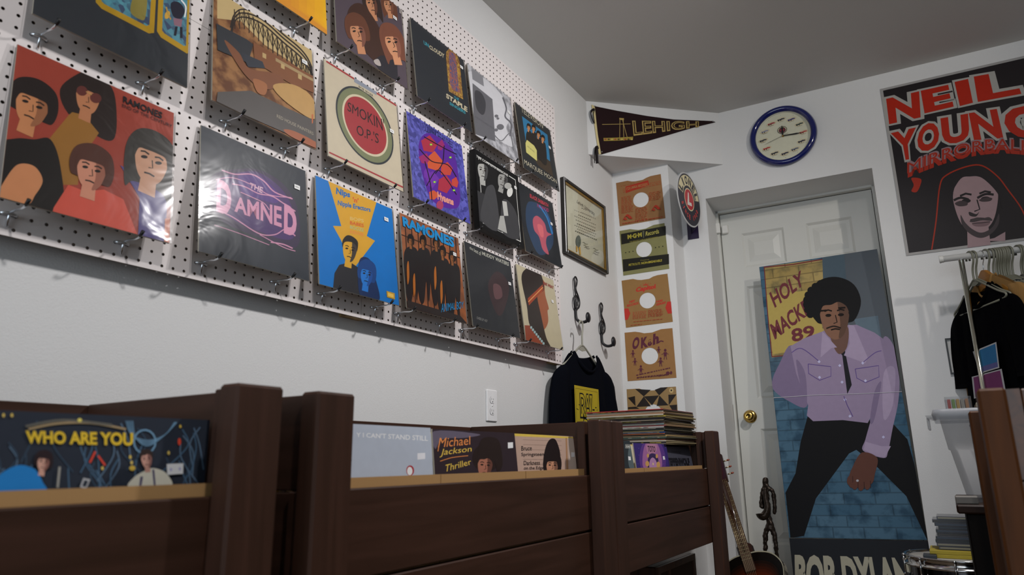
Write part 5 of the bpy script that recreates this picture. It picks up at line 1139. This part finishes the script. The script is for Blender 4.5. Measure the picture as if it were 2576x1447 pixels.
# ================================================================ STACK of records on the farthest bin
SP = Vector((.512, 1.893, 0)); zb_ = -.3600; rr = random.Random(21)
sc_ = ['#5a5048', '#1e1e22', '#8a8478', '#7a3a2c', '#2c3430', '#3c4a42', '#a08050', '#20201c', '#8a4a2a', '#16386a', '#8a7850', '#28302c', '#1c1c1c', '#8c8a86', '#6c3c3a', '#5c6a6c', '#3a2e2a', '#2a2620', '#6a5c44', '#2c2830', '#201c18', '#8a7a2c', '#a09888', '#7c5c44', '#8c8474', '#3a2a26', '#8c2424']
n_ = len(sc_); zz = zb_
ordn = ['lowest', 'second', 'third', 'fourth', 'fifth', 'sixth', 'seventh', 'eighth', 'ninth', 'tenth', 'eleventh', 'twelfth', 'thirteenth', 'fourteenth', 'fifteenth', 'sixteenth', 'seventeenth', 'eighteenth', 'nineteenth', 'twentieth', 'twenty-first', 'twenty-second', 'twenty-third', 'twenty-fourth', 'twenty-fifth', 'twenty-sixth', 'topmost']
for i, c in enumerate(sc_):
    th = rr.choice((.0035, .0042, .0050, .0055)); ang = math.radians(rr.uniform(-1.2, 1.2)+2); w_ = .311
    dx, dy = rr.uniform(-.005, .003), rr.uniform(-.004, .004)
    o = MB(); tilt = .0
    col_ = mat(c, 1.9, .5); m = o; cream = mat('#9a8c6c', 1.7, .7)
    m.box(-w_, 0, 0, w_, .0003, th-.0003, col_, bev=.0006); m.box(-.0, .0006, .002, w_-.002, .0009, th-.0009, mat(rr.choice(('#5e523a', '#7a6c4c', '#3e3628', '#4c4434', '#6c5c3c', '#2c2824')), 1.3, .8))
    if i % 3 == 0: m.box(-w_+.01, -.03, -.0005, .0, th*.3, th*.7, mat('#8f8a7c', 1.5, .6))
    if i % 4 == 1:
        for q in range(9): x_ = -w_+.02+rr.uniform(0, .25); m.box(x_, x_+rr.uniform(.008, .03), -.0005, 0, th*.3, th*.7, mat(rr.choice(('#8f8a7c', '#8a5a3a', '#5a5a60', '#a09040')), 1.5, .6))
    ob = o.build('record_album'); ob.location = (SP.x+dx, SP.y+dy, zz); ob.rotation_euler = (0, 0, -ang); zz += th+.0001
    cn = {'#8c2424': 'red-edged', '#16386a': 'blue-edged', '#8a7a2c': 'yellow-edged', '#1e1e22': 'black-edged', '#8a8478': 'pale grey'}.get(c, 'worn')
    tag(ob, '%s record in the stack, %s' % (cn, 'lying on top' if i == n_-1 else ('at the very bottom' if i == 0 else ordn[i]+' from the bottom')), 'record album', 'records stacked flat on the farthest bin')
# ================================================================ SPEAKER CABINET under the farthest bin
r = empty('speaker_cabinet', (.19, 1.93, FZ), None, 'brown wooden speaker cabinet with woven grille under the farthest record bin', 'speaker')
wd = mat('#4a2c18', 1.3, .45, kind='wood_z', h2='#30190c'); m = MB(); m.box(0, .24, 0, .42, 0, .352, wd, bev=.004); m.build('cabinet_body', r)
m = MB(); [m.box(.24, .252, *q, wd) for q in ((0, .42, .330, .352), (0, .42, 0, .022), (0, .022, .022, .330), (.398, .42, .022, .330), (.105, .125, .022, .33))]; m.build('front_frame', r)
MB().box(.2405, .245, .022, .398, .022, .330, mat('#3a2a1a', 1.5, .9, kind='weave', h2='#21160c')).build('speaker_grille', r)
# ================================================================ RIGHT FOREGROUND BIN, TABLE, TOTE
r = empty('record_bin', (1.413, .80, FZ), None, 'brown wooden bin at the lower right edge, close to the camera', 'record bin')
bw_ = mat('#5a3418', 1.2, .55, kind='wood_z', h2='#38200f', bump=.2, spec=.15); hh = BT-FZ
MB().box(0, .038, 0, .078, 0, hh, bw_, bev=.004).build('corner_post', r)
MB().box(.0385, .0565, .012, .70, hh-.14, hh-.002, mat('#5a3418', 1.3, .4, kind='wood_y', h2='#38200f')).build('side_board', r)
for z0, z1 in ((hh-.14, hh-.002), (hh-.277, hh-.143), (hh-.414, hh-.28)): MB().box(.058, .80, .02, .038, z0, z1, mat('#5a3418', 1.3, .4, kind='wood_x', h2='#38200f'), bev=.002).build('end_board', r)
for z0, z1 in ((hh-.277, hh-.143), (hh-.414, hh-.28)): MB().box(.0385, .0565, .012, .70, z0, z1, mat('#5a3418', 1.3, .4, kind='wood_y', h2='#38200f')).build('side_board', r)
MB().box(.80, .838, 0, .078, 0, hh, bw_, bev=.004).build('corner_post', r); MB().box(0.001, .038, .64, .71, 0, hh-.002, bw_, bev=.004).build('corner_post', r)
r.location.y = .80
TY0, TY1 = 1.53, 2.05
# dark cabinet behind the bin: carries the tote
tzt = hy(2405, 1268, 1.56).z; txl = hy(2405, 1272, 1.56).x
r = empty('wooden_cabinet', (txl, TY0, FZ), None, 'dark wooden cabinet under the clear plastic tote on the right', 'cabinet')
dk_ = mat('#120b07', 1.0, .6, kind='wood_z', h2='#0a0604', spec=.1); th_ = tzt-FZ
MB().box(.018, .75, .02, TY1-TY0-.02, 0, th_-.022, dk_, bev=.003).build('cabinet_body', r); MB().box(0, .77, 0, TY1-TY0, th_-.0215, th_, mat('#2c1a10', 1.2, .45, kind='wood_x', h2='#1a0e08', spec=.1), bev=.004).build('cabinet_top', r)
# tote
z1_ = hy(2345, 1030, 1.62).z; xl = hy(2345, 1030, 1.62).x; xb = hy(2436, 1250, 1.62).x
r = empty('plastic_tote', (xl, 1.60, tzt+.001), None, 'clear plastic storage tote standing on the dark cabinet at the right', 'tote')
H_ = z1_-tzt-.001; tp = xb-xl; Wt, Dt = .42, .30
def loop(x0, x1, y0, y1, z, rr_=.02, n=4):
    pts = []
    for cx, cy, a0 in ((x1-rr_, y1-rr_, 0), (x0+rr_, y1-rr_, 90), (x0+rr_, y0+rr_, 180), (x1-rr_, y0+rr_, 270)):
        for i in range(n+1): t = math.radians(a0+90*i/n); pts.append((cx+rr_*math.cos(t), cy+rr_*math.sin(t), z))
    return pts
def shell(m, loops, mt, cap=True):
    n = len(loops[0]); m.add([p for l in loops for p in l], [(i*n+j, i*n+(j+1) % n, (i+1)*n+(j+1) % n, (i+1)*n+j) for i in range(len(loops)-1) for j in range(n)]+([tuple(reversed(range(n)))] if cap else []), mt, True)
m = MB(); shell(m, [loop(tp, Wt-tp, tp*.6, Dt-tp*.6, 0), loop(tp*.55, Wt-tp*.55, tp*.35, Dt-tp*.35, H_*.55), loop(.022, Wt-.022, .012, Dt-.012, H_*.56), loop(.012, Wt-.012, .006, Dt-.006, H_-.02)], FROST); m.build('tote_body', r)
m = MB(); shell(m, [loop(0, Wt, 0, Dt, H_-.028), loop(-.004, Wt+.004, -.004, Dt+.004, H_-.014), loop(0, Wt, 0, Dt, H_-.002), loop(.02, Wt-.02, .02, Dt-.02, H_)], diffusing((.32, .33, .36, 1), .6), False); m.add(loop(.02, Wt-.02, .02, Dt-.02, H_), [tuple(range(20))], FROST); m.build('lid', r)
m = MB(); shell(m, [loop(-.016, .004, Dt*.3, Dt*.7, H_-.022, .004), loop(-.020, .004, Dt*.3, Dt*.7, H_-.012, .004)], FROST); m.box(-.018, -.012, Dt*.32, Dt*.68, H_-.05, H_-.018, FROST, bev=.002); m.build('handle', r)
r2 = empty('folded_garment', (xl+tp+.06, 1.64, tzt+.006), None, 'dark blue bundle inside the clear plastic tote', 'garment')
m = MB(); m.lathe([(0, 0), (.09, 0), (.105, .04), (.10, H_*.7), (.06, H_*.86), (0, H_*.88)], mat('#121624', 1.2, .9), 20, Matrix.Translation((.12, .11, 0))); m.build('cloth', r2)
# things on the tote
x0 = hy(2378, 1020, 1.68).x; zt_ = tzt+.001+H_+.001
r = empty('clear_box', (x0, 1.66, zt_), None, 'small clear box of coloured tabs on the tote lid', 'box')
m = MB(); hb = .032; shell(m, [loop(0, .06, 0, .12, 0, .006), loop(0, .06, 0, .12, hb, .006)], FROST); m.build('box_shell', r)
m = MB()
for i, c in enumerate(('#a03a2c', '#6a8a3a', '#b08a3a', '#8a8478', '#9a6a3a')): m.box(.006+i*.010, .013+i*.010, .01, .1, .001, hb*.8, mat(c, 1.5, .6))
m.build('coloured_tabs', r)
for i, (w2, c, lab) in enumerate(((.13, '#8f887a', 'grey cardboard folder lying on the tote lid'), (.12, '#8a7044', 'tan cardboard sheet on top of the grey folder'))):
    m = MB(); m.box(0, w2, 0, .14, 0, .012+.004*i, mat(c, 1.6, .7), bev=.001); o = m.build('cardboard_folder'); o.location = (x0+.068+.01*i, 1.64, zt_+.0005+i*.0128); o.rotation_euler = (0, 0, -.1*i); tag(o, lab, 'folder')
# grey book sticking out on the cabinet top
bp_ = hy(2386, 1240, 1.56)
r = empty('book', (bp_.x, 1.545, tzt+.0008), None, 'grey-covered book on the cabinet edge beside the tote', 'book'); m = MB(); m.box(.012, .060, 0, .045, 0, .018, mat('#5e5a54', 1.4, .6), bev=.002); m.build('cover', r); MB().box(.0135, .0585, .0005, .0445, .003, .015, mat('#98917f', 1.4, .8)).build('pages', r)
# ================================================================ SNARE DRUM, yellow books, CD cases
SC_ = Vector((1.353, 2.42, FZ)); r = empty('snare_drum', SC_, None, 'chrome snare drum on a stand in front of the right wall corner', 'drum'); hd_ = -.750-FZ
chr_ = mat('#a8a8a8', 1.4, .12, metal=1)
MB().lathe([(.168, hd_-.15), (.168, hd_-.012)], mat('#4a4a4c', 1.5, .14, metal=1), 48).build('shell', r)
MB().lathe([(0, hd_), (.165, hd_), (.167, hd_-.006)], mat('#8c8a84', 1.5, .6), 48).build('drumhead', r)
for z_ in (hd_-.008, hd_-.158): MB().lathe([(.170, z_-.018), (.178, z_-.018), (.178, z_-.012), (.172, z_-.010), (.172, z_+.010), (.178, z_+.012), (.178, z_+.016), (.170, z_+.016)], chr_, 56).build('rim', r)
for i in range(10):
    t = math.radians(36*i+10); M_ = Matrix.Rotation(t, 4, 'Z'); m = MB()
    m.box(.168, .186, -.009, .009, hd_-.10, hd_-.055, chr_, M_, bev=.003); m.tube([M_ @ Vector((.180, 0, hd_-.055)), M_ @ Vector((.180, 0, hd_+.002))], .003, chr_, 8); m.ball(M_ @ Vector((.180, 0, hd_+.004)), .0055, chr_, 8); m.build('tension_lug', r)
for i in range(3):
    t = math.radians(120*i+30); c_, s_ = math.cos(t), math.sin(t); MB().tube([(.172*c_, .172*s_, hd_-.178), (.03*c_, .03*s_, hd_-.22), (.0, .0, .16), (.16*c_, .16*s_, .006)], .006, chr_, 8).build('stand_leg', r)
for i in range(2):
    x = hy(2340+7*i, 1385, 2.42).x; m = MB(); m.box(0, .21, 0, .15, 0, .0005+.0115, mat('#8a7a1c', 1.5, .6), bev=.001); o = m.build('paperback_book'); o.location = (x+.0, 2.36, -.7492+(1-i)*.0125); tag(o, ('upper' if i == 0 else 'lower')+' of the two yellow paperbacks on the snare drum', 'book', 'yellow paperbacks on the drum')
m = MB(); m.box(0, .04, 0, .055, 0, .012, mat('#20262c', 1.3, .5), bev=.001); o = m.build('small_box'); o.location = (hy(2322, 1395, 2.34).x, 2.325, -.7492); tag(o, 'small dark box beside the yellow books on the drum', 'box')
cdz = -.7492+.0256; rr = random.Random(4); n_ = 10
for i in range(n_):
    t = empty('cd_case', (hy(2357-6*math.sin(i*.8)-(6 if i in (5, 7, 8) else 0)+(10 if i == 9 else 0), 1340, 2.42).x, 2.385+rr.uniform(-.005, .005), cdz), None, '%s plastic disc case of the stack on the yellow books' % ('topmost' if i == n_-1 else 'lowest' if i == 0 else ordn[i]+' from the bottom'), 'disc case', 'disc cases stacked on the drum')
    m = MB(); m.box(0, .142, 0, .125, .0016, .0092, mat(rr.choice(('#0c0c0f', '#101014', '#16181c')) if 1 < i < 9 else '#34343a', 1.3, .25)); m.box(0, .142, 0, .125, .0, .0014, mat('#2c2c31', 1.2, .2)); m.box(0, .142, 0, .125, .0094, .0106, mat('#3a383e', 1.2, .2)); m.build('case', t)
    MB().box(.004, .130, -.0006, 0, .0028, .0082, mat(rr.choice(('#14161a', '#22180e', '#1a2230', '#0e0e10')) if 1 < i < 9 else '#6a6654', 1.3, .3)).build('spine_label', t); cdz += .0109
# ================================================================ CLOTHES RACK
BU = WB.col[0]; b0 = hy(2365, 652, 2.86); r = empty('clothes_rack', (b0.x, b0.y, FZ), None, 'clothes rack with a white top bar and chrome post against the back wall', 'clothes rack')
bz = b0.z-FZ-.002; L_ = 1.9
MB().tube([(0, 0, bz), (BU.x*L_, BU.y*L_, bz)], .0135, mat('#a3a3a0', 1.5, .35), 20).build('top_bar', r); m = MB(); m.tube([(-.004, 0, bz), (.003, 0, bz)], .0165, mat('#a8a8a4', 1.5, .35), 20); m.build('end_cap', r)
MB().tube([(-.0, 0, bz), (.012, 0, bz)], .0150, mat('#a8a8a4', 1.5, .35), 20).build('end_cap', r)
for s_ in (.074, 1.82):
    MB().tube([(BU.x*s_, BU.y*s_, .03), (BU.x*s_, BU.y*s_, bz-.012)], .0105, mat('#b0b0a4', 1.5, .12, metal=1), 16).build('upright_post', r); MB().ball((BU.x*s_, BU.y*s_, bz-.012), .0125, chr_, 12, (1, 1, .5)).build('post_collar', r)
    MB().tube([(BU.x*s_, BU.y*s_-.12, .02), (BU.x*s_, BU.y*s_+.12, .02)], .0125, mat('#b0b0a4', 1.5, .12, metal=1), 12).build('foot', r)
HU = Vector((.42, -.9075, 0)); HB_ = basis(HU, (0, 0, 1))
def onbar(px):
    for s_ in [i*.002 for i in range(900)]:
        P = Vector((b0.x+BU.x*s_, b0.y+BU.y*s_, b0.z-.002))
        d = P-CAM; x = CX+F*d.dot(RIGHT)/d.dot(FWD)
        if x >= px: return P
    return P
grey_ = mat('#5c5c50', 1.4, .4); wdh = mat('#8a5c20', 1.5, .4, kind='wood_x', h2='#70481a')
def setm(o, P, dz=-.005, rot=0, Bm=None):
    Bq = (Bm or HB_).to_4x4(); Bq.translation = P+Vector((0, 0, dz)); o.matrix_world = Bq @ Matrix.Rotation(rot, 4, 'Y')
hp0 = None; hpx = [2438, 2447, 2478, 2490, 2497, 2503, 2508, 2514, 2519, 2524, 2529, 2536, 2558, 2565]
base_h = tube_hanger('plastic_hanger', grey_, 'x', 'grey plastic hangers on the clothes rack', w=.20)
for i, px in enumerate(hpx):
    o = base_h if i == 0 else copy_tree(base_h); P = onbar(px); setm(o, P, -.004, math.radians((i % 3-1)*.6+(0 if i < 11 else .8)))
    o['label'] = ['grey hanger holding the black T-shirt, first on the rack bar', 'second grey hanger from the left end of the rack bar', 'grey hanger just right of the wooden hanger'][i] if i < 3 else ('grey hanger, %s right of the wooden hanger' % ordn[i-2].replace('lowest', 'first') if i < 12 else '%s of the two hangers at the right edge of the photo' % ('left' if i == 12 else 'right'))
r = empty('wooden_hanger', label='wooden hanger with a metal hook inside the tan sweater', cat='hanger')
MB().tube(smooth3([(-.022, -.006, 0), (-.015, .016, 0), (.004, .020, 0), (.02, .006, 0), (.016, -.018, 0), (.002, -.04, 0), (.0, -.075, 0)], 4), .0016, chr_, 8).build('hanger_hook', r)
m = MB(); m.prism(spline([(0, -.064), (.03, -.080), (.10, -.135), (.16, -.185), (.165, -.21), (.12, -.195), (.05, -.155), (0, -.14), (-.05, -.155), (-.12, -.195), (-.165, -.21), (-.16, -.185), (-.10, -.135), (-.03, -.080)], 4), -.008, .008, wdh); m.build('hanger_body', r); setm(r, onbar(2466), -.0045)
blk = mat('#050508', .8, .95, var=.2, spec=.03)
def onrack(px, label, mt, name='tshirt', cat='shirt', dz=0, **kw):
    o = shirt(name, mt, label, cat, 'garments hanging on the clothes rack', **kw); P = onbar(px)+Vector((0, 0, -.118+dz)); setm(o, P, -.004); return o
bt_ = onrack(2446, 'black T-shirt with a red, blue and white graphic at the left end of the rack', blk, neck=.092, w=.198, sleeve=.17, body=.66, thick=.034)
a = Art((0, 0, 0), Matrix.Identity(3), 1, 1, 1.5, None, False, .8); a.z = .0004; wh_ = '#8f8f92'
def gp(c, pts, o_=.006):
    cx = sum(p[0] for p in pts)/len(pts); cy = sum(p[1] for p in pts)/len(pts); a.P(wh_, [(cx+(x-cx)*1.12, cy+(y-cy)*1.12) for x, y in pts]); a.P(c, pts)
gp('#23557c', [(.03, .02), (.19, .03), (.18, -.06), (.05, -.065)]); a.P('#4a4a74', [(.045, -.045), (.18, -.04), (.18, -.06), (.05, -.065)])
gp('#5c2c50', [(-.01, -.08), (.19, -.075), (.19, -.15), (-.02, -.16)]); gp('#94202a', [(.02, -.19), (.08, -.18), (.07, -.26), (-.06, -.29), (-.10, -.27)]); gp('#12121a', [(.10, -.18), (.22, -.17), (.20, -.28), (.10, -.26)])
o = a.build('chest_print', bt_); o.location = (-.085, -.30, .033)
onrack(2470, 'tan ribbed sweater on the wooden hanger', mat('#7a5a2c', 1.45, .9, kind='stripes', scale=90, h2='#664a22'), 'sweater', 'sweater', dz=.040, neck=.060, w=.20, sleeve=.42, body=.66, thick=.034)
onrack(2484, 'light grey shirt hanging just behind the tan sweater', mat('#606066', 1.5, .9), neck=.08, w=.20, sleeve=.17, body=.68, thick=.02)
for px, lab in ((2506, 'first navy shirt behind the grey shirt on the rack'), (2522, 'second navy shirt behind the grey shirt on the rack'), (2540, 'third navy shirt on the rack, near the right edge')): onrack(px, lab, mat('#080c18', 1.1, .95, spec=.05), neck=.08, w=.20, sleeve=.16, body=.68, thick=.02)
